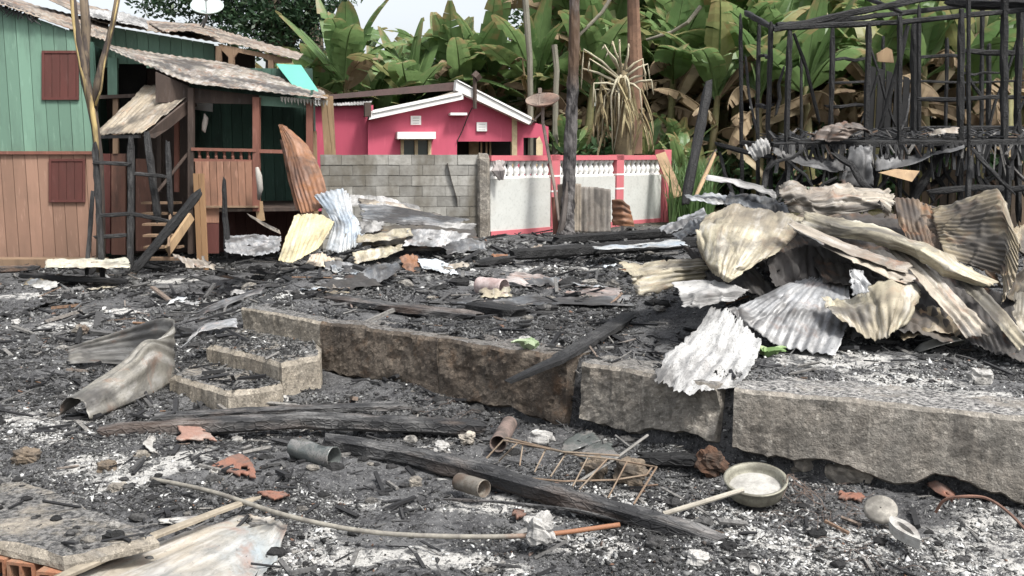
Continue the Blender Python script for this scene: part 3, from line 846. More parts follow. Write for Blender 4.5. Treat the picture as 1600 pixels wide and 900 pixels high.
mb = sheet_mb([[(140, 26, 18.4), (180, 34, 18.4), (232, 46, 18.4)], [(135, 12, 20.5), (180, 17, 20.5), (228, 29, 20.5)]], 10, .018, .02, .03, 9, 16, 6)
obj("roof_patch", mb, M['white_zinc'], house, True, .008)
# arched open balcony under the right end of the main roof
Bq = Plane(P(338, 240, 18.9), P(470, 240, 18.8))
mb = MB()
for q_ in ([(340, 68), (455, 92), (455, 98), (425, 98), (410, 90), (372, 82), (362, 95), (352, 84), (346, 78)],):
    ppoly(mb, Bq, q_[::-1], .05)
obj("arched_frieze", mb, M['wood'], house)
mb = MB()
for x_, y0, y1 in ((342, 72, 150), (362, 86, 150), (424, 94, 150)): mb = MB(); mb.bar(Bq.at(x_, y1), Bq.at(x_, y0), .1, .1, up=(0, 1, 0)); obj("balcony_post", mb, M['wood'], house)
mb = MB(); mb.extrude([P(432, 101, 18.6), P(470, 103, 18.6), P(497, 143, 17.6), P(463, 141, 17.6)], (0, .03, .02)); obj("awning", mb, m_plain("aqua_awning", (.11, .36, .29), .6, 0, .1, 4, .1), house)
mb = MB(); mb.extrude([Bq.at(330, 152, -1.6), Bq.at(398, 152, -1.6), Bq.at(398, 84, -1.6), Bq.at(330, 70, -1.6)], (0, .04, 0)); obj("balcony_wall", mb, M['wood_dark'], house)
# porch
F0 = Plane(P(300, 240, 15.9), P(488, 240, 16.3))
Cw = Plane(P(150, 240, 18.5), P(492, 240, 18.6))
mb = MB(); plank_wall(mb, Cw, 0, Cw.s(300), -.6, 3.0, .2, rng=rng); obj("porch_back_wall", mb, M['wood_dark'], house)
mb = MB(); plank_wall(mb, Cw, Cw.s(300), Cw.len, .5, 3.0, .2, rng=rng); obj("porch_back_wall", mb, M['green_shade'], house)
mb = MB(); plank_wall(mb, Cw, Cw.s(300), Cw.len, -.6, .48, .2, rng=rng); obj("porch_back_wall", mb, m_paint("dark_salmon", (.13, .06, .05), (.03, .02, .02), .6, .2), house)
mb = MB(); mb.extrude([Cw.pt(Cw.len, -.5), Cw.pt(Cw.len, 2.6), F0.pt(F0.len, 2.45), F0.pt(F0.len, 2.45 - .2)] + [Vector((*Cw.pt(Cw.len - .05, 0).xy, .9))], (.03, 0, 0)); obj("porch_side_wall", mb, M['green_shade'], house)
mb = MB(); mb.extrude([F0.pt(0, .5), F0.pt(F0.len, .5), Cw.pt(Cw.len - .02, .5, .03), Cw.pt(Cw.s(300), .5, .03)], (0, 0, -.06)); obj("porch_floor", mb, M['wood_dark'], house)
mb = sheet_mb([[(163, 74, 16.6), (225, 100, 16.2), (300, 131, 15.7), (400, 142, 15.9), (512, 154, 16.1)], [(162, 69, 18.7), (250, 84, 18.7), (350, 97, 18.6), (430, 118, 18.5), (506, 143, 18.4)]], 34, .016, .012, .008, 13, 18, 6)
obj("porch_roof", mb, M['roof_pale'], house, True, .01)
mb = MB(); mb.extrude([F0.at(a, b, -.1) for a, b in ((243, 160), (405, 163), (405, 149), (300, 137), (243, 112))], (0, .05, 0)); obj("porch_header", mb, M['wood_dark'], house)
mb = MB(); ppoly(mb, F0, [(405, 165), (483, 169), (483, 157), (405, 149)], .05, -.1); obj("frieze", mb, M['green'], house)
mb = MB()
for i in range(15):
    x_ = 438 + i * 5; p = F0.at(x_, 151 + i * .4, .1)
    mb.extrude([p, p + Vector((.05, 0, 0)), p + Vector((.03, 0, -.09 - .03 * (i % 2))), p + Vector((.01, 0, -.06))], (0, .015, 0))
obj("fretwork", mb, m_plain("grey_fretwork", (.4, .38, .33)), house)
for x_, y0, y1, m, wd in ((299, 138, 396, 'wood_dark', .09), (401, 152, 330, 'redbrown', .11), (484, 160, 385, 'redbrown', .1)):
    mb = MB(); mb.bar(F0.at(x_, y1), F0.at(x_, y0), wd, wd, up=(0, 1, 0)); obj("post", mb, M[m], house)
mb = MB(); mb.bar(F0.at(299, 233, .03), F0.at(400, 235, .03), .07, .05); mb.bar(F0.at(303, 250, .0), F0.at(398, 252, .0), .05, .05); obj("porch_rail", mb, M['redbrown'], house)
mb = MB(); mb.bar(F0.at(402, 236, .02), F0.at(484, 238, .02), .06, .06); obj("porch_rail", mb, M['redbrown'], house)
mb = MB()
for i in range(7): x_ = 312 + i * 13; mb.lathe(F0.at(x_, 250), [(.02, 0), (.03, .05), (.018, .09), (.028, .13), (.02, .17)], 7)
obj("porch_balusters", mb, M['redbrown'], house)
mb = MB(); plank_wall(mb, F0, F0.s(304), F0.s(404), F0.at(350, 322).z, F0.at(350, 252).z, .11, .03, .025, rng); obj("skirting_panel", mb, M['salmon_bare'], house)
mb = MB(); mb.bar(F0.at(303, 323, .07), F0.at(404, 323, .07), .05, .03); obj("panel_ledge", mb, M['wood'], house)
mb = MB(); ppoly(mb, F0, [(318, 348), (342, 348), (342, 325), (318, 325)], .04, .02); obj("base_board", mb, M['salmon_bare'], house)
mb = MB(); ppoly(mb, F0, [(316, 396), (342, 396), (342, 349), (316, 349)], .05, .03); obj("base_board", mb, M['maroon'], house)
mb = MB(); plank_wall(mb, Plane(P(300, 240, 15.75), P(318, 240, 15.72)), 0, .19, -.5, 1.08, .1, 0, .03, rng); obj("orange_plank", mb, m_paint("scorched_orange_plank", (.3, .18, .095), (.07, .045, .025), .75, .2), house)
mb = MB(); mb.bar(F0.at(408, 345), F0.at(404, 315), .12, .06, up=(0, 1, 0)); obj("post_stub", mb, M['wood_pale'], house)
# under-porch dark back and recess features
Rc = Plane(P(152, 240, 17.0), P(300, 240, 16.9))
for (x0, y0, x1, y1, m) in ((168, 90, 183, 152, 'green'), (176, 152, 184, 240, 'wood'), (174, 240, 196, 398, 'salmon_deep'), (212, 248, 236, 392, 'salmon_deep'), (158, 240, 172, 396, 'maroon'), (245, 150, 252, 300, 'wood_dark'), (272, 150, 279, 300, 'redbrown')):
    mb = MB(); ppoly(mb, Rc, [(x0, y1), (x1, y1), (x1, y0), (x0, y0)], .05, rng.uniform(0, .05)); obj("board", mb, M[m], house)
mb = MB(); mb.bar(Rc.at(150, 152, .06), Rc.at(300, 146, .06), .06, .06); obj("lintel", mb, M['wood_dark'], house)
mb = MB(); ppoly(mb, Cw, [(186, 330), (228, 330), (228, 100), (186, 100)], .03, .06); obj("dark_doorway", mb, M['dark'], house)  # near-black sheet painting the darkness of the open doorway
mb = MB(); ppoly(mb, Cw, [(302, 171), (332, 175), (332, 160), (302, 155)], .03, .05); obj("daylit_fanlight", mb, M['white'], house)  # white panel: bright window light painted as plain colour
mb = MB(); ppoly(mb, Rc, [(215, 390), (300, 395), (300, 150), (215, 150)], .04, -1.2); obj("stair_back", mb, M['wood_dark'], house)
# stairs
st = MB()
for i in range(6):
    z = -.42 + .165 * (i + 1); Y = 15.1 + i * .24
    a = P(204, 0, Y).x; b = P(262, 0, Y).x
    st.box(((a + b) / 2, Y + .1, z), (b - a, .24, .035))
obj("stair_treads", st, M['wood'], house)
for x_ in (203, 264):
    mb = MB(); mb.bar(P(x_, 393, 15.0), P(x_ + 4, 305, 16.4), .035, .2); obj("stringer", mb, M['wood'], house)
mb = MB(); mb.bar(P(262, 392, 15.1), P(299, 338, 15.7), .05, .14); obj("stair_plank", mb, M['wood_pale'], house)
mb = MB(); mb.timber([P(244, 302, 15.7), P(299, 233, 15.95)], .09, .05, rng, .05); obj("handrail", mb, M['wood_dark'], house)
mb = sheet_mb([[(228, 131, 16.7), (266, 133, 16.5), (307, 141, 16.2)], [(186, 172, 16.0), (225, 174, 15.8), (262, 176, 15.6)], [(145, 212, 15.3), (182, 210, 15.1), (219, 209, 14.9)]], 11, .014, .02, .015, 17, 24, 6)
obj("stair_roof", mb, M['roof_stair'], house, True, .01)
mb = MB(); mb.extrude([P(221, 213, 15.05), P(304, 146, 16.15), P(304, 166, 16.15), P(262, 200, 15.6), P(238, 216, 15.25)], (.03, .02, 0)); obj("stair_gable_board", mb, M['wood_dark'], house)
mb = MB(); mb.bar(P(150, 214, 15.35), P(218, 213, 14.98), .05, .05); obj("eave_bar", mb, M['char'], house)
mb = MB(); mb.box((-8.1, 15.95, -.40), (2.6, .35, .14)); obj("plinth", mb, M['wood'], house)
# items on the porch and roof
mb = MB(); c0 = P(320, 192, 16.3)
mb.tube([c0 + Vector((0, 0, .15)), c0 + Vector((.02, 0, .08)), c0 + Vector((0, 0, -.02)), c0 + Vector((-.02, 0, -.12)), c0 + Vector((0, 0, -.16))], [.02, .06, .075, .06, .02], 8, .15, rng, True, .6)
tag(obj("cloth_bundle", mb, m_plain("white_cloth", (.5, .45, .4)), None, True), "white rag bundle hanging in the dark porch", "cloth")
mb = MB(); mb.tube([P(402, 262, 15.8), P(405, 275, 15.75), P(406, 295, 15.75), P(404, 312, 15.8)], [.03, .055, .05, .02], 8, .25, rng)
tag(obj("cloth_bundle", mb, m_plain("grey_white_cloth", (.33, .31, .28)), None, True), "grey white rag hanging on the porch corner post", "cloth")

def dish(name, label, c, r, aim, mat, polem, poles, group=None):
    root = thing(name, label, "satellite dish", poles[0][0], group)
    q = Vector(aim).normalized().to_track_quat('Z', 'Y').to_matrix()
    mb = MB(); prof = [(r * t, .22 * r * t * t) for t in (0.02, .2, .4, .6, .8, .95, 1.0)] + [(r * 1.0, .22 * r - .02), (r * .8, .12 * r - .03), (.02, -.02)]
    mb.lathe(c, prof, 28, q); obj("reflector", mb, mat, root, True)
    arm = MB(); e = c + q @ Vector((0, -.35 * r, .85 * r)); arm.tube([c + q @ Vector((0, -.9 * r, .2 * r)), e], .012, 6); arm.box(e, (.06, .06, .09)); obj("feed_arm", arm, polem, root)
    for i, pp in enumerate(poles):
        mb = MB(); mb.tube(pp, .028 if i == 0 else .016, 7); obj("pole" if i == 0 else "brace", mb, polem, root)
    return root
c0 = P(324, 13, 20.2)
dish("satellite_dish", "pale grey satellite dish on the brown house roof", c0, .33, (.1, -.45, .62), m_plain("dish_paint", (.36, .42, .4), .5, 0, .1, 5, .1), M['zinc'], [[P(317, 42, 20.4), P(322, 30, 20.3), c0], [P(313, 40, 20.5), P(321, 27, 20.4)]])
c0 = P(848, 160, 16.6)
dish("satellite_dish", "rusty satellite dish on a bent pole by the balustrade wall", c0 , .29, (-.1, -.35, .8), m_plain("rusty_dish", (.26, .17, .13), .8, 0, .5, 9, .7, (.2, .17, .14)), m_plain("rusty_pole", (.25, .2, .17), .8), [[P(874, 345, 16.0), P(866, 290, 16.2), P(856, 235, 16.5), P(848, 190, 16.6), c0], [P(828, 195, 16.5), P(846, 176, 16.6)]])

# ------------------------------------------------------------------ pale forked tree scorched by the fire
n = NT("scorched_bark"); co = n.coord("Object", (1, 1, .15)); a = n.noise(co, 7, 5, .6)
c = n.mix(n.ramp(a, [(.47, 0), (.56, 1)]), (.05, .04, .035), (.13, .1, .07)); n.bump(a, .6, .02); M['bark'] = n.set(c, .85)
n = NT("bare_sapwood"); co = n.coord("Object", (1, 1, .15)); a = n.noise(co, 9, 5, .6)
c = n.mix(n.ramp(a, [(.4, 0), (.56, .95)]), (.42, .32, .14), (.07, .05, .035)); n.bump(a, .4, .01); M['sap'] = n.set(c, .7)
tr = thing("burnt_tree", "slim forked tree with yellow stripped wood and black bark by the green house", "tree", P(156, 420, 14.9))
def px_tube(mb, pts, Y, radpx, n_=9, jit=.12, flat=1.0, off=0.0):
    pp = [P(a, b, Y + (k if k is not None else 0) + off) for (a, b, k) in pts]
    mb.tube(pp, [r * Y / FPX for r in radpx], n_, jit, rng, True, flat)
mb = MB(); px_tube(mb, [(158, 425, 0), (157, 330, 0), (155, 250, 0), (149, 200, 0), (143, 160, 0), (134, 125, 0), (124, 70, 0), (117, 30, 0), (112, -20, 0)], 14.9, [7, 6.5, 6, 6.5, 7, 7, 6, 5, 5]); obj("trunk", mb, M['bark'], tr, True)
mb = MB(); px_tube(mb, [(147, 175, 0), (152, 130, 0), (161, 95, 0), (170, 62, .1), (177, 35, .1), (186, -15, .1)], 14.9, [5, 5, 5, 4.5, 4, 4]); obj("branch", mb, M['bark'], tr, True)
mb = MB(); px_tube(mb, [(134, 120, 0), (133, 80, .2), (134, 40, .3), (130, -15, .3)], 14.9, [7, 6, 7, 6]); obj("branch", mb, M['bark'], tr, True)
mb = MB(); px_tube(mb, [(154, 250, 0), (151, 225, 0), (148, 195, 0), (142, 160, 0), (136, 140, 0), (127, 105, 0), (119, 65, 0), (114, 25, 0), (110, -20, 0)], 14.9, [2.5, 4, 4.4, 5, 4, 2.6, 2, 2.6, 3], off=-.04); obj("sapwood", mb, M['sap'], tr, True)
mb = MB(); px_tube(mb, [(149, 165, 0), (158, 140, 0), (163, 100, 0), (171, 62, .1), (178, 33, .1), (187, -15, .1)], 14.9, [2, 1.6, 1.3, 1.6, 1.2, 1], off=-.04); obj("sapwood", mb, M['sap'], tr, True)

# ------------------------------------------------------------------ charred rail fence in front of the stairs
cf = thing("charred_fence", "black charred rail fence of burnt poles in front of the stairs", "fence", P(180, 425, 14.4))
for q_, w_ in (([(148, 224, 14.5), (153, 300, 14.45), (160, 434, 14.3)], .085), ([(145, 300, 14.9), (140, 370, 14.6), (135, 428, 14.4)], .06), ([(204, 218, 14.5), (205, 320, 14.45), (203, 420, 14.3)], .09), ([(262, 222, 14.8), (264, 280, 14.7), (267, 335, 14.7)], .075), ([(229, 208, 14.9), (238, 280, 14.8), (248, 345, 14.8)], .1)):
    mb = MB(); mb.timber([P(*k) for k in q_], w_, w_ * .9, rng, .14, .12, up=(0, 1, 0)); obj("post", mb, M['char'], cf)
for q_ in ([(150, 254, 14.45), (206, 257, 14.45)], [(206, 271, 14.5), (262, 276, 14.7)], [(154, 337, 14.4), (204, 334, 14.4), (262, 345, 14.65)], [(148, 371, 14.4), (203, 367, 14.4)]):
    mb = MB(); mb.timber([P(*k) for k in q_], .065, .06, rng, .14, .12); obj("rail", mb, M['char'], cf)
mb = MB(); mb.timber([P(208, 425, 14.0), P(262, 360, 14.3), P(313, 299, 14.7)], .13, .12, rng, .12, .12); tag(obj("charred_beam", mb, M['char_black']), "black burnt beam leaning diagonally in front of the stairs", "beam")
mb = MB(); mb.timber([P(356, 402, 13.7), P(352, 340, 13.9), P(350, 281, 13.9)], .085, .085, rng, .12, .12, up=(0, 1, 0), taper=.7); tag(obj("charred_post", mb, M['char_black']), "lone black charred post standing before the porch panel", "post")
for q_, w_, lab in (([(507, 148), (517, 242)], .13, "wide weathered plank standing behind the grey block wall"), ([(517, 150), (524, 242)], .07, "narrow pale plank standing next to the wide plank behind the block wall"), ([(513, 158), (531, 242)], .05, "thin slanting lath crossing the planks behind the block wall"), ([(491, 205), (491, 250)], .08, "short post stub between the porch corner and the block wall")):
    mb = MB(); a, b = q_; mb.bar(P(*b, 16.9) - Vector((0, 0, 1.25)), P(*a, 16.7), w_, .03, up=(0, 1, 0)); tag(obj("timber_plank", mb, M['wood_pale']), lab, "plank")

# ------------------------------------------------------------------ pink house
ph = thing("pink_house", "pink rendered house with white fascia boards behind the block wall", "house", P(700, 330, 24) * 1.0)
ph.location = (P(700, 0, 23).x, 23, 0)
PF = Plane(P(575, 240, 22.0), P(857, 240, 23.0))
top = [(575, 188), (722, 152), (728, 150), (830, 190), (857, 198)]
def tp(x): return float(np.interp(x, [t[0] for t in top], [t[1] for t in top]))
mb = MB()
def col_(x0, x1, yb, yt=None):
    if yt is None:
        mids = [t for t in top if x0 < t[0] < x1]
        ppoly(mb, PF, [(x0, yb), (x1, yb), (x1, tp(x1))] + mids[::-1] + [(x0, tp(x0))], .12)
    else: ppoly(mb, PF, [(x0, yb), (x1, yb), (x1, yt), (x0, yt)], .12)
BY = 336
col_(575, 630, BY); col_(630, 671, 214); col_(630, 671, BY, 262); col_(671, 714, BY); col_(714, 800, 221); col_(714, 800, BY, 318); col_(808, 818, BY); col_(818, 840, 215); col_(818, 840, BY, 262); col_(840, 857, BY)
obj("wall", mb, M['pink'], ph)
mb = MB(); ppoly(mb, PF, [(800, BY), (808, BY), (808, tp(808)), (800, tp(800))], .14, .01); obj("porch_column", mb, M['cream'], ph)
mb = MB(); ppoly(mb, PF, [(838, 262), (848, 262), (848, 225), (843, 213), (838, 218)], .03, .015); obj("window_reveal", mb, M['cream'], ph)
mb = MB(); SW = Plane(P(470, 240, 22.2), P(580, 240, 22.15)); ppoly(mb, SW, [(470, 330), (582, 330), (582, 164), (470, 166)], .1); obj("side_wall", mb, M['pink'], ph)
mb = MB(); ppoly(mb, PF, [(575, 330), (857, 330), (857, 200), (725, 160), (575, 190)], .1, -1.6); obj("inner_wall", mb, M['dark'], ph)  # dark panel behind the openings, indoor shade put into its colour
mb = MB(); ppoly(mb, PF, [(733, 260), (748, 260), (748, 221), (733, 221)], .05, -1.5); obj("inner_panel", mb, M['cream'], ph)
for q_ in ([(577, 187), (577, 174), (724, 143), (724, 155)],):
    mb = MB(); ppoly(mb, PF, [q_[0], q_[3], q_[2], q_[1]], .3, .28); obj("fascia", mb, M['white'], ph)
    mb = MB(); ppoly(mb, PF, [(582, 172), (722, 143), (722, 148), (582, 177)], .04, .31); obj("fascia_trim", mb, M['white'], ph)
mb = MB(); ppoly(mb, PF, [(712, 141), (828, 195), (831, 187), (713, 127)], .3, .3); obj("fascia", mb, M['white'], ph)
mb = MB(); ppoly(mb, PF, [(716, 127), (831, 187), (831, 183), (714, 124)], .4, .33); obj("fascia_trim", mb, M['white'], ph)
# roof bodies
mb = MB(); mb.extrude([PF.at(575, 186, .2), PF.at(724, 142, .2), PF.at(724, 142, -5), PF.at(575, 186, -5)], (0, 0, .05)); obj("roof", mb, M['roof_old'], ph)
mb = MB(); mb.extrude([PF.at(714, 128, .2), PF.at(838, 190, .2), PF.at(838, 190, -5), PF.at(714, 128, -5)], (0, 0, .04)); obj("roof", mb, M['roof_old'], ph)
mb = MB(); mb.extrude([PF.at(500, 156, -.6), PF.at(712, 141, -.6), PF.at(712, 128, -.6), PF.at(505, 149, -.6)], (0, 4.5, .35)); obj("roof", mb, m_plain("brown_roof_edge", (.1, .065, .06)), ph)
mb = sheet_mb([[(484, 165, 22.0), (530, 165, 22.0), (578, 164, 21.95)], [(484, 154, 23.6), (530, 154, 23.6), (584, 153, 23.4)]], 22, .02, .01, .005, 21, 10, 6); obj("eave_sheet", mb, M['white_zinc'], ph, True, .01)
mb = MB(); ppoly(mb, PF, [(570, 182), (580, 182), (580, 160), (570, 160)], .3, .3); obj("gutter_end", mb, M['wood_dark'], ph)
fr = MB(); gl = MB()
for a, b, c, d in ((626, 218, 631, 262), (669, 218, 674, 262), (648, 219, 653, 262), (626, 213, 674, 219)): ppoly(fr, PF, [(a, d), (c, d), (c, b), (a, b)], .1, .03)
wn = obj("window", fr, M['cream'], ph); ppoly(gl, PF, [(631, 262), (669, 262), (669, 219), (631, 219)], .02, -.05); obj("pane", gl, M['glass'], wn)
mb = MB(); ppoly(mb, PF, [(621, 217), (681, 217), (681, 206), (621, 206)], .35, .33); obj("awning", mb, M['white'], ph)
for a, b in ((650, 188), (753, 198)):
    mb = MB(); ppoly(mb, PF, [(a - 8, b + 7), (a + 8, b + 7), (a + 8, b - 7), (a - 8, b - 7)], .06, .05)
    o = obj("vent_block", mb, M['white'], ph); hb = MB()
    for i in range(3): ppoly(hb, PF, [(a - 5, b - 3 + i * 4), (a + 5, b - 3 + i * 4), (a + 5, b - 4 + i * 4), (a - 5, b - 4 + i * 4)], .02, .053)
    obj("slot", hb, m_plain("grey_slot", (.55, .54, .52)), o)
mb = MB(); ppoly(mb, PF, [(704, 180), (730, 180), (730, 176), (704, 176)], .25, .25); obj("ledge", mb, M['white'], ph)
mb = MB(); mb.tube([PF.at(742, 170, .35), PF.at(742, 120, .35)], .05, 6); mb.tube([PF.at(742, 122, .35), PF.at(748, 116, .35)], .12, 6); obj("pipe", mb, M['wood_dark'], ph)
mb = MB(); mb.tube([PF.at(738, 168, .05), PF.at(732, 180, .05), PF.at(722, 205, .05), PF.at(714, 221, .05)], .012, 5); obj("cable", mb, M['dark'], ph)
mb = MB()
for x_ in (752, 760, 766): mb.tube([PF.at(x_, 260, -.3), PF.at(x_, 221, -.3)], .025, 5)
obj("porch_bars", mb, M['wood_pale'], ph)
rk = MB()
for x_ in (798, 806): rk.tube([PF.at(x_, 262, .5), PF.at(x_ + 1, 226, .5)], .02, 5)

# ------------------------------------------------------------------ grey block wall and the balustraded wall
bw = thing("block_wall", "grey concrete block wall with soot stains before the pink house", "wall", (P(630, 0, 16).x, 16.0, -.3))
BW = Plane(P(500, 240, 15.8), P(748, 240, 16.1))
core = MB(); core.extrude([BW.pt(0, -.4, -.012), BW.pt(BW.len, -.4, -.012), BW.pt(BW.len, 1.375, -.012), BW.pt(0, 1.375, -.012)], -BW.n * .12); obj("mortar_bed", core, M['mortar'], bw)
mb = MB(); r2 = random.Random(5)
for r in range(10):
    z0 = 1.385 - (r + 1) * .172
    s = -(r % 2) * .19 - r2.uniform(0, .06)
    while s < BW.len:
        a = max(0, s) + .003; b = min(BW.len, s + .38) - .003
        if b - a > .04:
            o_ = r2.uniform(-.006, .006)
            mb.extrude([BW.pt(a, z0 + .004, o_), BW.pt(b, z0 + .004 + r2.uniform(-.004, .004), o_), BW.pt(b, z0 + .168, o_), BW.pt(a, z0 + .168 + r2.uniform(-.006, .003), o_)], -BW.n * .15)
        s += .38
n = NT("stained_block"); co = n.coord("Object", off=False); a = n.noise(co, 8, 6, .7); b = n.noise(n.coord("Object", (1, 1, .5), False), 1.5, 4, .6)
br = n.ramp(n.island(), [(0, .72), (1, 1.2)])
c = n.mix(1.0, n.mix(n.ramp(a, [(.4, .5), (.62, 0)]), (.32, .312, .285), (.16, .152, .135)), br, 'MULTIPLY')
c = n.mix(n.ramp(b, [(.46, 0), (.6, .65)]), c, (.1, .085, .06))
n.bump(a, .5, .02); obj("blocks", mb, n.set(c, .95, 0, .15), bw)
mb = MB(); mb.timber([BW.pt(BW.len + .08, -.4), BW.pt(BW.len + .08, 1.4)], .2, .22, r2, .06, .08, up=(0, 1, 0)); obj("end_pillar", mb, M['found_pale'], bw)
# soot run down the wall: a stain with a shape of its own, a scorched dried trickle standing 2 mm proud
mb = MB(); mb.tube([BW.at(x_, y_, .004) for x_, y_ in ((699, 255), (704, 275), (708, 290), (714, 310), (715, 322))], [.09, .05, .035, .05, .015], 9, .25, r2, True, .08); obj("soot_run", mb, m_plain("soot", (.06, .05, .04), 1), bw)
vl = thing("balustrade_wall", "whitewashed garden wall with pink rail and white balusters", "wall", (P(900, 0, 17.6).x, 17.6, 0))
V = Plane(P(766, 240, 16.15), P(1044, 240, 19.7))
def vx(px_): return V.s(px_)
zt = 1.37
for a, b in ((766, 861), (873, 962), (974, 1034)):
    mb = MB(); mb.extrude([V.pt(vx(a), -.2), V.pt(vx(b), -.2), V.pt(vx(b), .98), V.pt(vx(a), .98)], -V.n * .14); obj("wall_panel", mb, M['whitewall'], vl)
    mb = MB(); mb.extrude([V.pt(vx(a), -.15, .02), V.pt(vx(b), -.15, .02), V.pt(vx(b), .1, .02), V.pt(vx(a), .1, .02)], -V.n * .02); obj("plinth", mb, M['pinkrail'], vl)
    L_ = vx(b) - vx(a); k = int(L_ / .142)
    for i in range(k):
        mb = MB(); s_ = vx(a) + (i + .5) * L_ / k
        mb.lathe(V.pt(s_, .98, -.07), [(.066, 0), (.066, .03), (.04, .05), (.068, .1), (.06, .15), (.035, .22), (.05, .25), (.066, .265), (.066, .3)], 8); obj("baluster", mb, M['white'], vl, True)
for a in (867, 968):
    s_ = vx(a); mb = MB(); mb.extrude([V.pt(s_ - .11, -.2, .03), V.pt(s_ + .11, -.2, .03), V.pt(s_ + .11, 1.38, .03), V.pt(s_ - .11, 1.38, .03)], -V.n * .22); obj("pillar", mb, M['pinkrail'], vl)
    for z_ in (.72, .99):
        mb = MB(); mb.extrude([V.pt(s_ - .115, z_, .035), V.pt(s_ + .115, z_, .035), V.pt(s_ + .115, z_ + .03, .035), V.pt(s_ - .115, z_ + .03, .035)], -V.n * .23); obj("pillar_band", mb, M['white'], vl)
mb = MB(); mb.extrude([V.pt(0, 1.28, .03), V.pt(vx(1034), 1.28, .03), V.pt(vx(1034), zt, .03), V.pt(0, zt, .03)], -V.n * .2); obj("handrail", mb, M['pinkrail'], vl)
mb = MB(); s_ = vx(1040); mb.extrude([V.pt(s_ - .12, -.2, .06), V.pt(s_ + .12, -.2, .06), V.pt(s_ + .12, 1.48, .06), V.pt(s_ - .12, 1.48, .06)], -V.n * .24); obj("end_pillar", mb, M['pinkrail'], vl)
mb = MB(); mb.bar(P(1032, 240, 19.2), P(1060, 308, 18.6), .2, .04, up=(0, 1, 0)); tag(obj("timber_plank", mb, M['wood_pale']), "orange tan plank leaning on the pink end pillar", "plank")
mb = MB()
c0 = P(780, 262, 16.1)
for i in range(5): mb.tube([c0 + Vector((r2.uniform(-.08, .08), 0, .1)), c0 + Vector((r2.uniform(-.1, .1), -.05, -.05)), c0 + Vector((r2.uniform(-.02, .12), -.02, -.2))], [.05, .05, .02], 6, .3, r2)
tag(obj("rag_bundle", mb, m_plain("dirty_rag", (.4, .36, .34))), "dirty grey rag stuck on the first balusters beside the block wall", "rag")
# fibre cement sheets and post leaning at the wall
fs = thing("fence_panel", "grey fibre cement fence panel behind the charred pole", "fence", P(912, 362, 16.4))
mb = sheet_mb([[(871, 288, 16.3), (895, 286, 16.35), (908, 287, 16.4)], [(872, 362, 16.2), (895, 363, 16.2), (908, 363, 16.25)]], 5, .02, .005, .004, 31, 20, 8); obj("sheet", mb, m_sheet("fibre_cement_pale", (.3, .26, .2), (.24, .2, .16), .2, .08, .1, 0, .9), fs, True, .01)
mb = sheet_mb([[(907, 291, 16.5), (930, 292, 16.55), (954, 296, 16.6)], [(907, 364, 16.4), (930, 364, 16.4), (954, 363, 16.4)]], 5, .025, .005, .004, 32, 20, 8); obj("sheet", mb, m_sheet("fibre_cement_grey", (.24, .22, .19), (.17, .15, .13), .3, .08, .1, 0, .9), fs, True, .01)
mb = MB(); mb.bar(P(868, 366, 16.2), P(866, 308, 16.25), .09, .05, up=(0, 1, 0)); obj("post", mb, M['redbrown'], fs)
mb = sheet_mb([[(956, 312, 16.6), (956, 352, 16.5)], [(972, 312, 16.4), (974, 353, 16.3)], [(984, 322, 16.4), (992, 354, 16.3)]], 4, .03, .01, .01, 33, 16, 8); tag(obj("rusty_sheet", mb, M['rust'], None, True, .006), "small rusty wavy sheet beside the fibre cement panel", "metal sheet")
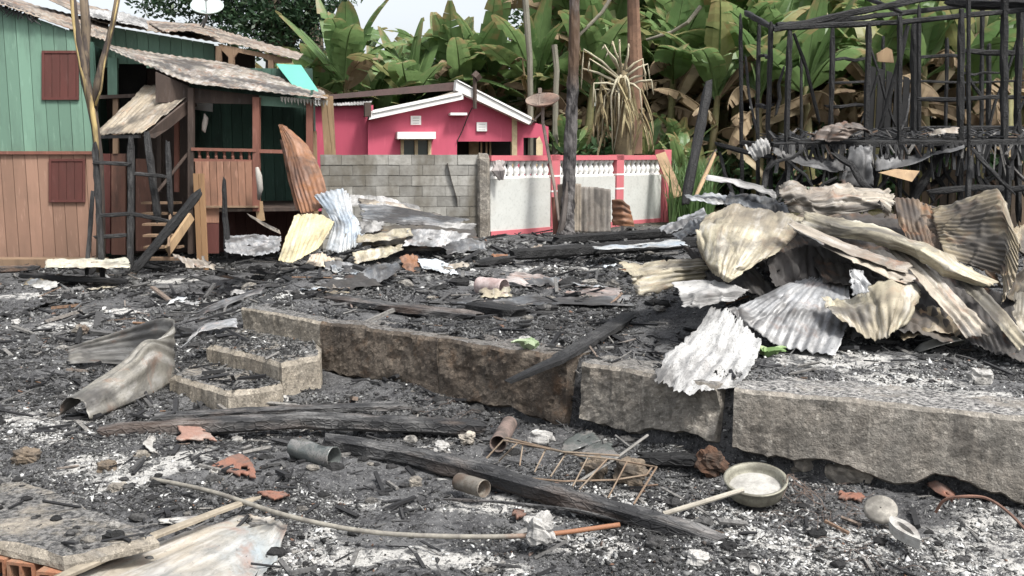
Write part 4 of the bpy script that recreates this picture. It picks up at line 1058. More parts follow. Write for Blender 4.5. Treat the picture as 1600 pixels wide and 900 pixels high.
# ------------------------------------------------------------------ vegetation
M['banana'] = m_leaf("banana_leaf", (.12, .205, .075), (.23, .335, .135), (.33, .31, .14), .45, .45, (.3, .22, .11))
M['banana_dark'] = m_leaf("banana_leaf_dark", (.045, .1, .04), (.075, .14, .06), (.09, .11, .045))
M['banana_dead'] = m_leaf("banana_leaf_dead", (.15, .1, .06), (.4, .31, .19), (.5, .42, .28), .3, .8, (.12, .08, .05))
M['pseudostem'] = m_plain("banana_stem", (.17, .16, .07), .7, 0, .5, 4, .6, (.09, .06, .035))
M['stalk'] = m_plain("dry_stalk", (.4, .37, .27), .8, 0, .3, 6, .3, (.3, .22, .12))
def banana_leaf(mb, base, az, L, W, el, droop, rg, torn=.3, vee=.35, twist=0.0, seg=13):
    pts = []; p = Vector(base); e = el
    for i in range(seg + 1):
        pts.append(p.copy())
        d = Vector((math.cos(az) * math.cos(e), math.sin(az) * math.cos(e), math.sin(e)))
        p = p + d * (L / seg); e -= droop / seg * (.4 + 1.2 * i / seg); az += twist / seg
    b0 = len(mb.v); tone = rg.random()
    side = Vector((-math.sin(az), math.cos(az), 0))
    def wid(t):
        if t < .14: return .02 * W
        t = (t - .14) / .86
        return W * (max(0, math.sin(math.pi * min(1, t ** .62 * .93 + .05)))) ** .55
    for sgn in (-1, 1):
        tear = 0.0; prevedge = None
        for i in range(seg):
            t0, t1 = i / seg, (i + 1) / seg
            a, b = pts[i], pts[i + 1]; d = (b - a).normalized(); up = side.cross(d)
            if up.z < 0: up = -up
            w0, w1 = wid(t0) / 2, wid(t1) / 2
            if rg.random() < torn: tear = rg.uniform(-.25, .9); prevedge = None
            ang = vee - tear * .8
            def edge(o, w): return o + side * (sgn * w * math.cos(ang)) + up * (w * math.sin(ang)) + d * (w * .35)
            e0 = prevedge if prevedge is not None else edge(a, w0) + d * rg.uniform(0, .04)
            e1 = edge(b, w1)
            m0 = a.lerp(e0, .5) + up * (w0 * .08); m1 = b.lerp(e1, .5) + up * (w1 * .08)
            for q_ in range(6): mb.uv[len(mb.v) + q_] = (tone, (t0, t1, t1, t0, t1, t0)[q_] * .8 + (0, 0, .05, .05, .2, .2)[q_])
            mb.add([a, b, m1, m0, e1, e0], [(0, 1, 2, 3), (3, 2, 4, 5)])
            prevedge = e1
    # midrib
    k0 = len(mb.v); mb.tube(pts, [.03 * (1 - i / seg) + .006 for i in range(seg + 1)], 4, cap=False)
    for q_ in range(k0, len(mb.v)): mb.uv[q_] = (.75, 0)
def banana_plant(label, seed, H, nlive, ndead, spread, loc, live='banana', L=2.7, W=.82, group=None):
    rg = random.Random(seed)
    root = thing("banana_plant", label, "banana plant", loc, group)
    o = Vector(loc)
    st = MB(); lean = Vector((rg.uniform(-.3, .3), rg.uniform(-.3, .3), 0))
    st.tube([o + Vector((0, 0, -.3)), o + lean * .3 + Vector((0, 0, H * .4)), o + lean + Vector((0, 0, H))], [.16, .13, .07], 9, .1, rg); obj("stem", st, M['pseudostem'], root, True)
    cr = MB(); topc = o + lean + Vector((0, 0, H - .1))
    for i in range(nlive):
        az = i * 2.4 + rg.uniform(-.3, .3); el = R(rg.uniform(92 - spread, 88)) if i > 1 else R(87)
        banana_leaf(cr, topc + Vector((0, 0, rg.uniform(-.25, .1))), az, L * rg.uniform(.75, 1.15), W * rg.uniform(.8, 1.15), el, R(rg.uniform(15, 100)), rg, rg.uniform(.15, .75), rg.uniform(-.05, .35), rg.uniform(-.4, .4))
    obj("crown", cr, M[live], root)
    dd = MB()
    for i in range(ndead):
        az = rg.uniform(0, 6.28)
        banana_leaf(dd, topc - Vector((0, 0, rg.uniform(-.2, 1.3))), az, L * rg.uniform(.45, .95), W * rg.uniform(.5, 1.0), R(rg.uniform(-20, 75)), R(rg.uniform(40, 150)), rg, .65, -.2 - rg.random() * .9, rg.uniform(-.9, .9))
    if ndead: obj("dead_leaves", dd, M['banana_dead'], root)
    return root
GB = "banana plants of the grove behind the houses"
spec = [  # seed, H, live, dead, spread, look
    (1, 3.2, 10, 3, 40, "green banana plant with upright paddle leaves"),
    (2, 2.9, 9, 4, 60, "banana plant with green and tan leaves"),
    (3, 2.4, 8, 4, 50, "short banana plant with glossy green leaves"),
    (4, 3.3, 7, 11, 65, "scorched banana plant with brown drooping leaves"),
    (5, 2.8, 6, 10, 55, "half burnt banana plant"),
    (6, 3.6, 10, 3, 50, "tall banana plant with broad torn leaves"),
    (7, 3.0, 9, 6, 65, "spreading banana plant with low arching leaves")]
protos = []
where = [  # px, Y, variant, scale, rz, place phrase
    (455, 27.5, 2, 1.0, 0, "just right of the aqua awning"), (500, 28, 1, 1.05, 1.1, "above the left end of the pink house roof"), (545, 27.5, 0, 1.15, 2.0, "standing highest against the sky left of the gap"),
    (590, 28.5, 4, .95, 2.7, "over the brown roof edge of the pink house"), (640, 27.5, 6, 1.05, .4, "above the window of the pink house"), (690, 28, 0, 1.12, 4.0, "rising behind the pink gable peak"),
    (735, 27.5, 3, 1.0, 5.0, "right behind the pipe on the pink house"), (775, 28.2, 5, 1.02, 3.1, "above the right white fascia"), (820, 27, 3, 1.0, 2.1, "behind the rusty dish"),
    (850, 27.6, 6, 1.1, 5.5, "left of the tall charred pole"), (915, 26, 1, 1.1, 4.4, "directly right of the tall charred pole"), (950, 28, 5, 1.1, 1.7, "behind the withered stalks, left side"),
    (1010, 26.5, 4, 1.1, .9, "just right of the brown fibrous trunk"), (1050, 25.0, 3, 1.05, 3.3, "above the pink end pillar"), (1080, 26.8, 6, 1.15, .2, "behind the leaning charred pole"),
    (1115, 24.0, 4, 1.0, 4.8, "left of the burnt frame corner, in front"), (1150, 25.5, 0, 1.1, 2.5, "behind the leftmost frame posts"), (1195, 23.5, 4, 1.0, .7, "seen through the first frame bay"),
    (1235, 25.0, 3, 1.1, 3.9, "behind the second post pair"), (1280, 23.5, 6, 1.0, 5.2, "seen through the wide second frame bay"), (1330, 25, 1, 1.12, 1.3, "behind the third bay of the burnt frame"),
    (1385, 23.5, 4, 1.05, 2.2, "behind the board hanging in the frame"), (1425, 25, 0, 1.15, 0.3, "behind the doubled frame posts"), (1465, 23.2, 3, 1.05, 4.1, "in the right bay of the frame"),
    (1510, 25, 5, 1.0, 2.9, "behind the tall thin pole of the frame"), (1550, 23.5, 2, 1.25, 5.9, "in the far right bay of the frame"), (1595, 24.5, 6, 1.1, 3.6, "at the right edge behind the frame")]
for i, (px_, Y, vi, sc, rz, ph_) in enumerate(where):
    s = spec[vi]; x_ = P(px_, 0, Y).x
    if px_ < 830: sc *= .93
    lab = s[5] + " " + ph_
    if len([q for q in protos if q[0] == vi]) == 0:
        r_ = banana_plant(lab, s[0], s[1], s[2], s[3], s[4], (x_, Y, 0), group=GB); r_.rotation_euler.z = rz; r_.scale = (sc,) * 3; protos.append((vi, r_))
    else:
        r_ = [q[1] for q in protos if q[0] == vi][0]; dup(r_, (x_, Y, 0), rz, sc, lab, "banana plant", GB)
pm = dict(protos)
rv = random.Random(77)
deep = "banana plant deep in the grove, half hidden behind the front plants"
for k in range(72):
    if k < 22: px_ = 430 + 450 * (k + rv.random()) / 22; Y = rv.uniform(30, 35); sc = rv.uniform(.8, .98)
    else: px_ = 860 + 960 * ((k - 22) + rv.random()) / 50; Y = rv.uniform(28, 34); sc = rv.uniform(1.15, 1.7)
    dup(pm[rv.choice((0, 1, 2, 5, 6, 6, 3))], (P(px_, 0, Y).x, Y, 0), rv.uniform(0, 6.28), sc, deep, "banana plant", "deep banana plants")
# low suckers between the wall and the frame
for k, (px_, Y, sc, rz) in enumerate(((1075, 22.5, .42, 1.0), (1095, 21.5, .35, 2.6), (885, 24.5, .5, 4.0), (1020, 23.5, .5, .4), (1062, 23.5, .5, 3.0))):
    dup(pm[2], (P(px_, 0, Y).x, Y, 0), rz, sc, ["young banana sucker with dark leaves right of the pink end pillar", "smallest banana sucker beside the leaning charred pole", "low banana sucker behind the wall left of the withered stalks", "low banana sucker behind the pink pillars right of the withered stalks", "banana sucker just behind the pink end pillar"][k], "banana plant", "banana suckers")

def leaf_cloud(blobs, count, size, rg, droop=.3):
    mb = MB()
    tot = sum(b[3] * b[4] * b[5] for b in blobs)
    for (cx, cy, cz, rx, ry, rz) in blobs:
        for k in range(int(count * rx * ry * rz / tot)):
            while True:
                v = Vector((rg.uniform(-1, 1), rg.uniform(-1, 1), rg.uniform(-1, 1)))
                if .25 < v.length < 1: break
            if mnoise.noise(Vector((v.x * 2.2 + cx, v.y * 2.2 + cy, v.z * 2.6 + cz))) < -.12: continue
            p = Vector((cx + v.x * rx, cy + v.y * ry, cz + v.z * rz))
            s = size * rg.uniform(.6, 1.4)
            a = Vector((rg.gauss(0, 1), rg.gauss(0, 1), rg.gauss(-droop, .7))).normalized()
            b = a.cross(Vector((rg.gauss(0, 1), rg.gauss(0, 1), rg.gauss(0, 1)))).normalized()
            mb.add([p, p + a * s * .5 + b * s * .2, p + a * s, p + a * s * .5 - b * s * .2], [(0, 1, 2, 3)])
    return mb
def big_tree(name, label, loc, H, blobs, count, size, seed, leaf, limbs=5):
    rg = random.Random(seed); o = Vector(loc)
    root = thing(name, label, "tree", loc, "trees behind the banana grove")
    mb = MB(); mb.tube([o + Vector((0, 0, -.3)), o + Vector((rg.uniform(-.3, .3), 0, H * .5)), o + Vector((rg.uniform(-.5, .5), 0, H))], [.4, .3, .18], 10, .08, rg); obj("trunk", mb, M['bark'], root, True)
    for b in blobs[:limbs]:
        mb = MB(); c_ = Vector(b[:3]); s_ = o + Vector((0, 0, H * rg.uniform(.55, .9))); mb.tube([s_, s_.lerp(c_, .5) + Vector((0, 0, .3)), c_], [.15, .1, .03], 6, .1, rg); obj("limb", mb, M['bark'], root, True)
    obj("crown", leaf_cloud(blobs, count, size, rg), leaf, root)
M['tree_dark'] = m_leaf("dark_tree_leaf", (.02, .05, .022), (.045, .085, .04), (.07, .11, .05), .25)
M['tree_mid'] = m_leaf("mid_tree_leaf", (.035, .085, .03), (.07, .13, .05), (.12, .15, .06), .3)
def pb(px_, py_, Y, rx, ry, rz): p = P(px_, py_, Y); return (p.x, p.y, p.z, rx, ry, rz)
big_tree("broadleaf_tree", "large dark tree rising behind the satellite dish and brown roof", (P(430, 0, 33).x, 33, 0), 7, [pb(425, -5, 33, 1.8, 2, 1.5), pb(395, 45, 32, 1.2, 1.5, 1.0), pb(450, 45, 33, .9, 1.5, 1.0), pb(400, -70, 33, 2.4, 2, 1.4), pb(480, 0, 33, .9, 1, .9), pb(505, -15, 33, 1.0, 1, .6), pb(365, 0, 33, 1.4, 1.5, 1.1), pb(310, 0, 33, 1.3, 1.5, .9), pb(255, -10, 33, 1.2, 1.5, .8), pb(480, 40, 33, 1.0, 1.2, 1.0), pb(515, 20, 33, .7, 1, .8)], 21000, .2, 3, M['tree_dark'], 6)
big_tree("broadleaf_tree", "loose leafed tree at the top edge between the awning and the open sky", (P(500, 0, 38).x, 38, 0), 8, [pb(500, -20, 38, 1.2, 1, .9), pb(540, -5, 38, .7, 1, .4), pb(470, 30, 38, .6, 1, .8), pb(500, 48, 38, .5, .8, .8)], 1600, .2, 4, M['tree_mid'], 4)
for k, (px_, Y, dn, lab) in enumerate(((900, 36, 1.1, "tall tree filling the sky behind the charred pole"), (1060, 37, 1.0, "tall dim tree behind the banana leaves left of the burnt frame"), (1240, 36, 1.1, "tall tree above the left half of the burnt frame"), (1420, 37, 1.0, "tall tree above the right half of the burnt frame"), (1580, 36, 1.1, "tall tree at the far right behind the burnt frame"))):
    big_tree("broadleaf_tree", lab, (P(px_, 0, Y).x, Y, 0), 6, [pb(px_, 60, Y, 1.9, 1.5, 1.6), pb(px_ - 60, 10, Y, 1.7, 1.5, 1.4), pb(px_ + 60, 0, Y, 1.8, 1.5, 1.5), pb(px_, -60, Y, 2.2, 1.5, 1.5), pb(px_ + 40, 90, Y, 1.5, 1.5, 1.5), pb(px_ - 40, 110, Y, 1.6, 1.5, 1.5)], int(7500 * dn), .26, 20 + k, (M['tree_mid'], M['tree_dark'])[k % 2], 5)
rg = random.Random(9)
bl = []
for k in range(46):
    t = k / 45; px_ = 380 + 1300 * t
    for h_ in ((1.0, 2.8) if px_ < 860 else (1.0, 3.0, 5.0)): p = P(px_, 240, 41); bl.append((p.x + rg.uniform(-.3, .3), 41 + rg.uniform(-1, 1), h_ + rg.uniform(-.3, .3), 1.3, 1.2, 1.4))
tag(obj("treeline", leaf_cloud(bl, 26000, .42, rg), M['tree_dark']), "dense dark green thicket closing the view behind the grove", "thicket", None, 'stuff')
bl = []
for k in range(50):
    px_ = 845 + 800 * k / 49; Y = rg.uniform(24, 28); p = P(px_, 240, Y); bl.append((p.x, Y, rg.uniform(.3, 1.3), .9, 1.0, .9))
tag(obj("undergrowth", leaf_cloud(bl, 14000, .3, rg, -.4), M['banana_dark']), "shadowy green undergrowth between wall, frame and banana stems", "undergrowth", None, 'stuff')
bl = []
gb = MB()
for k in range(700):
    p = P(rg.uniform(1048, 1115), 240, rg.uniform(18.5, 21)); p.z = -.05; h_ = rg.uniform(.5, 1.6); a = rg.uniform(0, 6.28); d = Vector((math.cos(a), math.sin(a), 0)) * h_ * rg.uniform(.1, .4); s = Vector((-d.y, d.x, 0)).normalized() * .014
    gb.add([p - s, p + s, p + d * .35 + Vector((0, 0, h_ * .65)) + s, p + d * .35 + Vector((0, 0, h_ * .65)) - s, p + d + Vector((0, 0, h_ * .9))], [(0, 1, 2, 3), (3, 2, 4)])
tag(obj("tall_grass", gb, M['banana']), "tall green grass blades right of the pink end pillar", "grass", None, 'stuff')

# withered plant with hanging bleached stalks
wp = thing("withered_plant", "withered plant with pale broken stalks hanging around its stem", "plant", P(975, 300, 20.6))
rw = random.Random(8)
mb = MB(); mb.tube([P(975, 330, 20.6), P(974, 250, 20.6), P(972, 170, 20.6), P(972, 100, 20.6)], [.16, .17, .2, .1], 10, .2, rw); obj("stem", mb, m_plain("dry_stem", (.24, .19, .11), .9, 0, .6, 5, .6), wp, True)
stk = [((965, 120), (912, 77), (908, 130)), ((968, 125), (921, 92), (919, 112)), ((962, 128), (910, 107), (908, 140)), ((968, 110), (944, 70), (940, 78)), ((975, 110), (982, 68), (984, 75)), ((978, 112), (1004, 92), (1012, 150)), ((980, 118), (1012, 100), (1016, 128)), ((980, 135), (1018, 125), (1021, 148)), ((966, 135), (928, 130), (926, 168)), ((968, 145), (930, 140), (936, 230)),
       ((964, 120), (962, 140), (960, 190)), ((970, 118), (967, 150), (966, 196)), ((976, 118), (978, 150), (986, 192)), ((973, 120), (972, 160), (958, 240)), ((980, 125), (984, 165), (990, 200)), ((966, 120), (955, 150), (957, 235)), ((968, 112), (950, 80), (946, 90)), ((978, 120), (984, 140), (986, 235)), ((964, 132), (940, 118), (938, 150)), ((972, 105), (957, 64), (956, 72)),
       ((962, 140), (945, 150), (940, 215)), ((980, 130), (1000, 140), (1004, 190)), ((970, 112), (968, 62), (968, 66)), ((978, 128), (1010, 118), (1004, 100))]
for i, (a, b, c) in enumerate(stk):
    Y0 = 20.4; dy = rw.uniform(-.35, .1)
    m2 = ((a[0] + b[0]) / 2 + rw.uniform(-3, 3), (a[1] + b[1]) / 2 - 3)
    mb = MB(); mb.tube([P(*a, Y0), P(*m2, Y0 + dy * .5), P(*b, Y0 + dy), P(b[0] * .7 + c[0] * .3, b[1] * .7 + c[1] * .3 + 1, Y0 + dy), P(*c, Y0 + dy)], [.032, .024, .018, .016, .01], 6, .2, rw); obj("stalk", mb, M['stalk'], wp, True)
mb = MB()
for k in range(46):
    px_ = rw.choice((936, 957, 985, 975, 968, 1003, 946)) + rw.uniform(-6, 6); y0 = rw.uniform(120, 190); p0 = P(px_, y0, rw.uniform(20.1, 20.7)); L = rw.uniform(.4, 1.1)
    banana_leaf(mb, p0, rw.uniform(0, 6.28), L, .09, R(-60), R(45), rw, .5, -.8, rw.uniform(-1, 1), 6)
obj("dead_fronds", mb, m_leaf("dry_frond", (.3, .24, .13), (.42, .37, .22), (.2, .14, .07), .15, .85), wp)
mb = MB(); mb.tube([P(992, 240, 22.5), P(992, 100, 22.4), P(991, 40, 22.4), P(988, -30, 22.3)], [.17, .16, .15, .14], 11, .15, rw); tag(obj("palm_tree", mb, m_plain("fibrous_trunk", (.22, .13, .085), .9, 0, .6, 6, .5, (.08, .05, .04), .6)), "brown fibrous trunk rising above the withered stalks", "palm tree")
# thin pale trunks in the grove
for q_, lab in (([(829, 150), (828, 90), (824, 40), (820, -10)], "thin grey trunk left of the tall charred pole, reaching the top edge"), ([(868, 150), (870, 110), (866, 70)], "short pale stem close left of the tall charred pole")):
    mb = MB(); a = P(q_[0][0], 0, 24.5); mb.tube([Vector((a.x, 24.5, -.2))] + [P(*k, 24.5) for k in q_], [.09] + [.075] * len(q_), 8, .1, rw); tag(obj("thin_tree", mb, m_plain("grey_trunk", (.2, .19, .15), .85, 0, .4, 5, .3)), lab, "tree")
mb = MB(); mb.tube([P(1095, 10, 24), P(1075, 35, 24), P(1050, 50, 24.3), P(1010, 62, 24.5)], [.06, .05, .045, .03], 7, .1, rw); tag(obj("bare_branch", mb, m_plain("pale_branch", (.25, .23, .18), .85)), "bare grey branch slanting through the leaves right of the fibrous trunk", "branch")
mb = MB(); mb.tube([P(905, 55, 24.6), P(940, 20, 24.6), P(965, -20, 24.6)], [.04, .045, .05], 7, .1, rw)
bt = obj("bare_branch", mb, m_plain("grey_branch", (.25, .23, .18), .85)); tag(bt, "bare grey branch slanting up between the charred trunk and the fibrous trunk", "branch")
# tall charred pole
tp_ = thing("dead_tree", "tall black charred trunk standing in front of the balustrade wall", "dead tree", P(886, 367, 16.2))
mb = MB(); pts = [P(884, 372, 16.0), P(886, 340, 16.1), P(889, 290, 16.2), P(892, 200, 16.2), P(896, 100, 16.2), P(898, -30, 16.2)]
path = []; rad = []
for i in range(44):
    t = i / 43; path.append(catmull(pts, t)); rad.append(float(np.interp(t, [0, .12, .3, 1], [.17, .13, .115, .085])))
mb.tube(path, rad, 12, .12, rw); n = NT("charred_trunk_bark"); co = n.coord("Object", (1, 1, .35), False); a = n.noise(co, 9, 6, .7); sx = n.n("ShaderNodeSeparateXYZ"); n.l(co, sx.inputs[0])
c = n.mix(n.ramp(a, [(.42, 0), (.6, .8)]), (.02, .018, .018), (.15, .14, .135))
c = n.mix(n.ramp(n.math('ADD', n.math('MULTIPLY', sx.outputs[2], .6), n.math('MULTIPLY', a, .25)), [(.62, 0), (.7, .75), (.86, .75), (1, 0)]), c, (.1, .06, .035))
n.bump(a, .7, .02); obj("trunk", mb, n.set(c, .8, 0, .3), tp_)
mb = MB(); mb.tube([P(873, 372, 15.95), P(880, 345, 15.95), P(884, 310, 16.0), P(886, 285, 16.05)], [.06, .055, .04, .01], 7, .2, rw); obj("bare_wood", mb, M['char_brown'], tp_)

# ------------------------------------------------------------------ burnt timber frame of a two storey house
bh = thing("burnt_house", "charred skeleton of a two storey timber house at the right", "burnt house", (5.6, 14.5, 0))
rb = random.Random(21)
def tim(kind, pts, w, mat='char_black', up=(0, 1, 0), jit=.12, step=.25):
    q = [P(*p) for p in pts]
    if len(q) == 2: q = [q[0], q[0].lerp(q[1], .35), q[0].lerp(q[1], .7), q[1]]
    q = [q[0]] + [k + Vector((rb.uniform(-1, 1), rb.uniform(-1, 1), rb.uniform(-1, 1))) * .035 for k in q[1:-1]] + [q[-1]]
    mb = MB(); mb.timber(q, w * .72, w * rb.uniform(.65, .9), rb, .2, .16, up=up, taper=rb.uniform(.75, 1.05)); obj(kind, mb, M[mat], bh)
FY = 13.2; BYY = 15.6
for x0, y0, x1, y1, Y, w_ in ((1157, 25, 1160, 345, 14.6, .07), (1186, 30, 1185, 345, 14.2, .075), (1205, 38, 1206, 345, 13.4, .085), (1234, 48, 1231, 345, FY, .1), (1301, 42, 1298, 340, BYY, .1), (1358, 35, 1352, 345, FY, .1), (1406, 24, 1406, 345, FY, .085), (1429, 30, 1426, 340, BYY, .15), (1436, 10, 1436, 215, 15.0, .08), (1502, 18, 1500, 345, FY, .12), (1513, -30, 1515, 345, 12.6, .06), (1570, -30, 1568, 345, FY, .12), (1597, -30, 1592, 345, 13.8, .12), (1252, 90, 1252, 330, 17.5, .07), (1380, 60, 1382, 330, 17.5, .08), (1480, 60, 1482, 330, 17.5, .08), (1545, 70, 1540, 330, 17.5, .1), (1535, 0, 1533, 220, 16.2, .08)):
    tim("post", [(x0, y0, Y), ((x0 + x1) / 2 + rb.uniform(-2, 2), (y0 + y1) / 2, Y), (x1, y1, Y)], w_)
for q_, w_ in (([(1165, 20, 14.8), (1214, 46, 13.3)], .1), ([(1212, 46, 13.2), (1330, 22, 13.4), (1475, -8, 13.6)], .1), ([(1212, 44, 13.2), (1406, 31, 13.2), (1610, 14, 13.2)], .09), ([(1214, 40, 13.3), (1298, 30, 15.6), (1620, -4, 15.6)], .09), ([(1340, -10, 15), (1409, 20, 13.3)], .08), ([(1350, -12, 14), (1640, -4, 13.0)], .14), ([(1400, -5, 16), (1640, 8, 14.0)], .12), ([(1480, 3, 14), (1640, 12, 13)], .16)):
    tim("beam", q_, w_, up=(0, 0, 1))
for q_, w_ in (([(1301, 94, BYY), (1356, 90, BYY)], .06), ([(1432, 90, BYY), (1502, 88, BYY)], .07), ([(1506, 79, 14), (1600, 83, 14)], .11), ([(1182, 164, 14), (1208, 164, 13.6)], .08), ([(1290, 166, BYY), (1352, 165, BYY)], .08), ([(1434, 155, 14.5), (1600, 152, 14.5)], .1), ([(1186, 88, 14.2), (1206, 90, 13.6)], .06), ([(1500, 113, 15), (1560, 114, 15)], .06), ([(1360, 205, 16), (1600, 200, 16)], .12), ([(1298, 210, 17.3), (1600, 206, 17.3)], .1), ([(1296, 130, 17.4), (1600, 126, 17.4)], .06)):
    tim("rail", q_, w_, up=(0, 0, 1))
for q_, w_ in (([(1241, 54, FY), (1258, 110, FY + .3), (1280, 190, FY + .5)], .06), ([(1419, 40, 14), (1385, 160, 14), (1375, 200, 14)], .09), ([(1225, 105, 13.6), (1212, 180, 13.6)], .06), ([(1165, 90, 14.4), (1172, 150, 14.2), (1183, 210, 13.8)], .05), ([(1510, 105, 15), (1533, 150, 15)], .07), ([(1372, 115, 15), (1346, 190, 15)], .05), ([(1598, 160, 13.4), (1582, 210, 13.4)], .05), ([(1355, 60, 16.5), (1400, 200, 16.5)], .05), ([(1590, 60, 16.5), (1545, 200, 16.5)], .06)):
    tim("brace", q_, w_)
for k in range(26):                                    # tangle of fallen timbers round the foot of the frame
    x_ = rb.uniform(1105, 1600); Y = rb.uniform(12.2, 14.5); y0 = rb.uniform(225, 285); dx = rb.uniform(-70, 70); y1 = y0 + rb.uniform(20, 80)
    tim("fallen_timber", [(x_, y0, Y), (x_ + dx, min(y1, 335), Y - rb.uniform(0, .5))], rb.uniform(.04, .1), rb.choice(('char_black', 'char_black', 'char_black', 'char_brown')))
tim("brace", [(1421, 148, 13.4), (1406, 206, 13.2)], .04, 'char_ash')
for q_, w_ in (([(1206, 229, FY), (1330, 226, FY), (1506, 222, FY), (1620, 222, FY)], .14), ([(1160, 222, 14.6), (1206, 226, 13.4)], .12), ([(1210, 221, 15.6), (1620, 216, 15.6)], .12), ([(1206, 226, 13.2), (1260, 218, 16.5)], .14), ([(1360, 222, 13.2), (1380, 214, 16.5)], .14), ([(1500, 222, 13.2), (1505, 214, 16.5)], .14)):
    tim("floor_beam", q_, w_, up=(0, 0, 1))
mb = MB(); mb.extrude([P(1208, 219, 13.3), P(1620, 214, 13.3), P(1640, 214, 17.2), P(1230, 216, 17.2)], (0, 0, -.05)); obj("floor", mb, M['char'], bh)
BWp = Plane(P(1400, 240, 17.0), P(1640, 240, 17.0)); mb = MB(); plank_wall(mb, BWp, 0, BWp.len, -.2, lambda s: 1.45 - .5 * abs(math.sin(s * 3)), .16, rng=rb, gap=.05); obj("back_wall", mb, m_paint("smoked_planks", (.12, .085, .055), (.02, .018, .016), .8, .5), bh)
BU = Plane(P(1350, 240, 16.8), P(1430, 240, 16.8)); mb = MB(); plank_wall(mb, BU, 0, BU.len, 1.6, lambda s: 2.9 - .3 * s, .14, rng=rb, gap=.05); obj("wall_remnant", mb, M['char_black'], bh)
for q_, w_, m in (([(1342, 330, 13.4), (1290, 262, 13.4), (1270, 230, 13.4)], .1, 'char_black'), ([(1470, 230, 13.6), (1420, 330, 13.2)], .14, 'char_black'), ([(1500, 230, 13.6), (1560, 330, 13.2)], .1, 'char'), ([(1545, 225, 14), (1610, 290, 13)], .06, 'char_ash'), ([(1085, 310, 13.0), (1118, 235, 13.6)], .06, 'char_ash'), ([(1210, 245, 13.3), (1175, 330, 12.8)], .1, 'char_black'), ([(1240, 240, 13.5), (1210, 310, 13.0)], .12, 'char_black'), ([(1120, 225, 14), (1170, 240, 13.6), (1210, 246, 13.3)], .09, 'char_black'), ([(1125, 240, 14), (1150, 330, 13.6)], .07, 'char_black'), ([(1450, 300, 13), (1640, 290, 13)], .12, 'char_black')):
    tim("fallen_timber", q_, w_, m)
mb = MB(); mb.timber([P(1071, 318, 13.4), P(1090, 220, 13.8), P(1108, 128, 14.2)], .13, .12, rb, .12, .2, up=(0, 1, 0)); tag(obj("charred_pole", mb, M['char_black']), "leaning black pole between the pink end pillar and the burnt frame", "pole")
mb = MB(); mb.timber([P(1086, 310, 12.9), P(1118, 238, 13.4)], .05, .05, rb, .1, .2, up=(0, 1, 0)); tag(obj("leaning_lath", mb, M['wood_pale']), "thin pale lath leaning at the left foot of the burnt frame", "lath")

mb = MB()
for k in range(420):                                  # burnt scraps lying on the floor and hanging from its edge
    x_ = rb.uniform(1206, 1610); Y = rb.uniform(13.1, 15.4); p = P(x_, 219 - (Y - 13.1) * 1.2, Y); p.z += rb.uniform(.0, .07); L = rb.uniform(.05, .4); a = rb.uniform(0, 3.14); hang = rb.random() < .25
    d = Vector((math.cos(a) * L, math.sin(a) * L, rb.uniform(-.03, .12))) if not hang else Vector((rb.uniform(-.1, .1), -.05, -rb.uniform(.1, .5)))
    if hang: p = P(x_, 226, 13.08)
    mb.bar(p, p + d, rb.uniform(.01, .06), rb.uniform(.006, .02))
o = obj("scraps", mb, M['splinter'], bh); o['kind'] = 'stuff'
# ------------------------------------------------------------------ metal sheets: every sheet a thing of its own
GH_ = 'burnt roofing sheets heaped at the right'
def sheet(label, rows, mat, waves=9, amp=.012, crumple=.02, ragged=.03, seed=0, nv=44, per=6, cat="metal sheet", name="roofing_sheet", group=None, thick=.003):
    if group == GH_: waves = max(waves, waves * 1.45 if waves > 3 else waves)
    o = obj(name, sheet_mb(rows, waves, amp, crumple, ragged, seed, nv, per, True, .85 if group == GH_ else .6), M[mat] if isinstance(mat, str) else mat, None, True, thick)
    return tag(o, label, cat, group)
GF = "sheets on the floor of the burnt frame"
sheet("white crumpled sheet hanging over the left corner of the burnt frame floor", [[(1162, 222, 13.2), (1180, 218, 13.2), (1196, 213, 13.3)], [(1172, 238, 12.9), (1186, 232, 12.9), (1203, 226, 12.9)], [(1182, 256, 12.9), (1192, 248, 12.9), (1204, 241, 12.9)]], 'white_zinc', 5, .02, .04, .08, 41, 20, group=GF)
sheet("brown bent sheet piled on the burnt frame floor", [[(1264, 218, 13.0), (1276, 204, 13.0), (1300, 196, 13.1), (1318, 186, 13.2)], [(1290, 220, 12.9), (1310, 205, 12.9), (1330, 196, 12.9), (1345, 192, 13.1)], [(1320, 221, 12.9), (1335, 210, 12.9), (1352, 203, 12.9), (1367, 215, 13.0)]], m_sheet('scorched_floor_sheet', (.13, .1, .08), (.07, .06, .055), .4, .2, .1, .05, .7), 6, .015, .06, .05, 42, 20, group=GF)
sheet("pale curled sheet on the burnt frame floor right of the brown one", [[(1450, 208, 13), (1470, 200, 13), (1496, 200, 13)], [(1455, 212, 12.8), (1475, 207, 12.8), (1498, 208, 12.8)]], 'pale_crumple', 3, .01, .03, .04, 43, 12, group=GF)
sheet("grey sheet hanging straight down from the burnt frame floor", [[(1330, 226, 13.0), (1348, 226, 13.0), (1364, 226, 13.0)], [(1322, 258, 12.9), (1345, 260, 12.9), (1362, 258, 12.9)], [(1318, 290, 12.9), (1342, 296, 12.9), (1366, 292, 12.9)]], m_sheet("dull_grey_zinc", (.13, .133, .14), (.09, .09, .09), .25, .05, .08, .1, .7), 3, .01, .03, .03, 44, 20, group=GF)
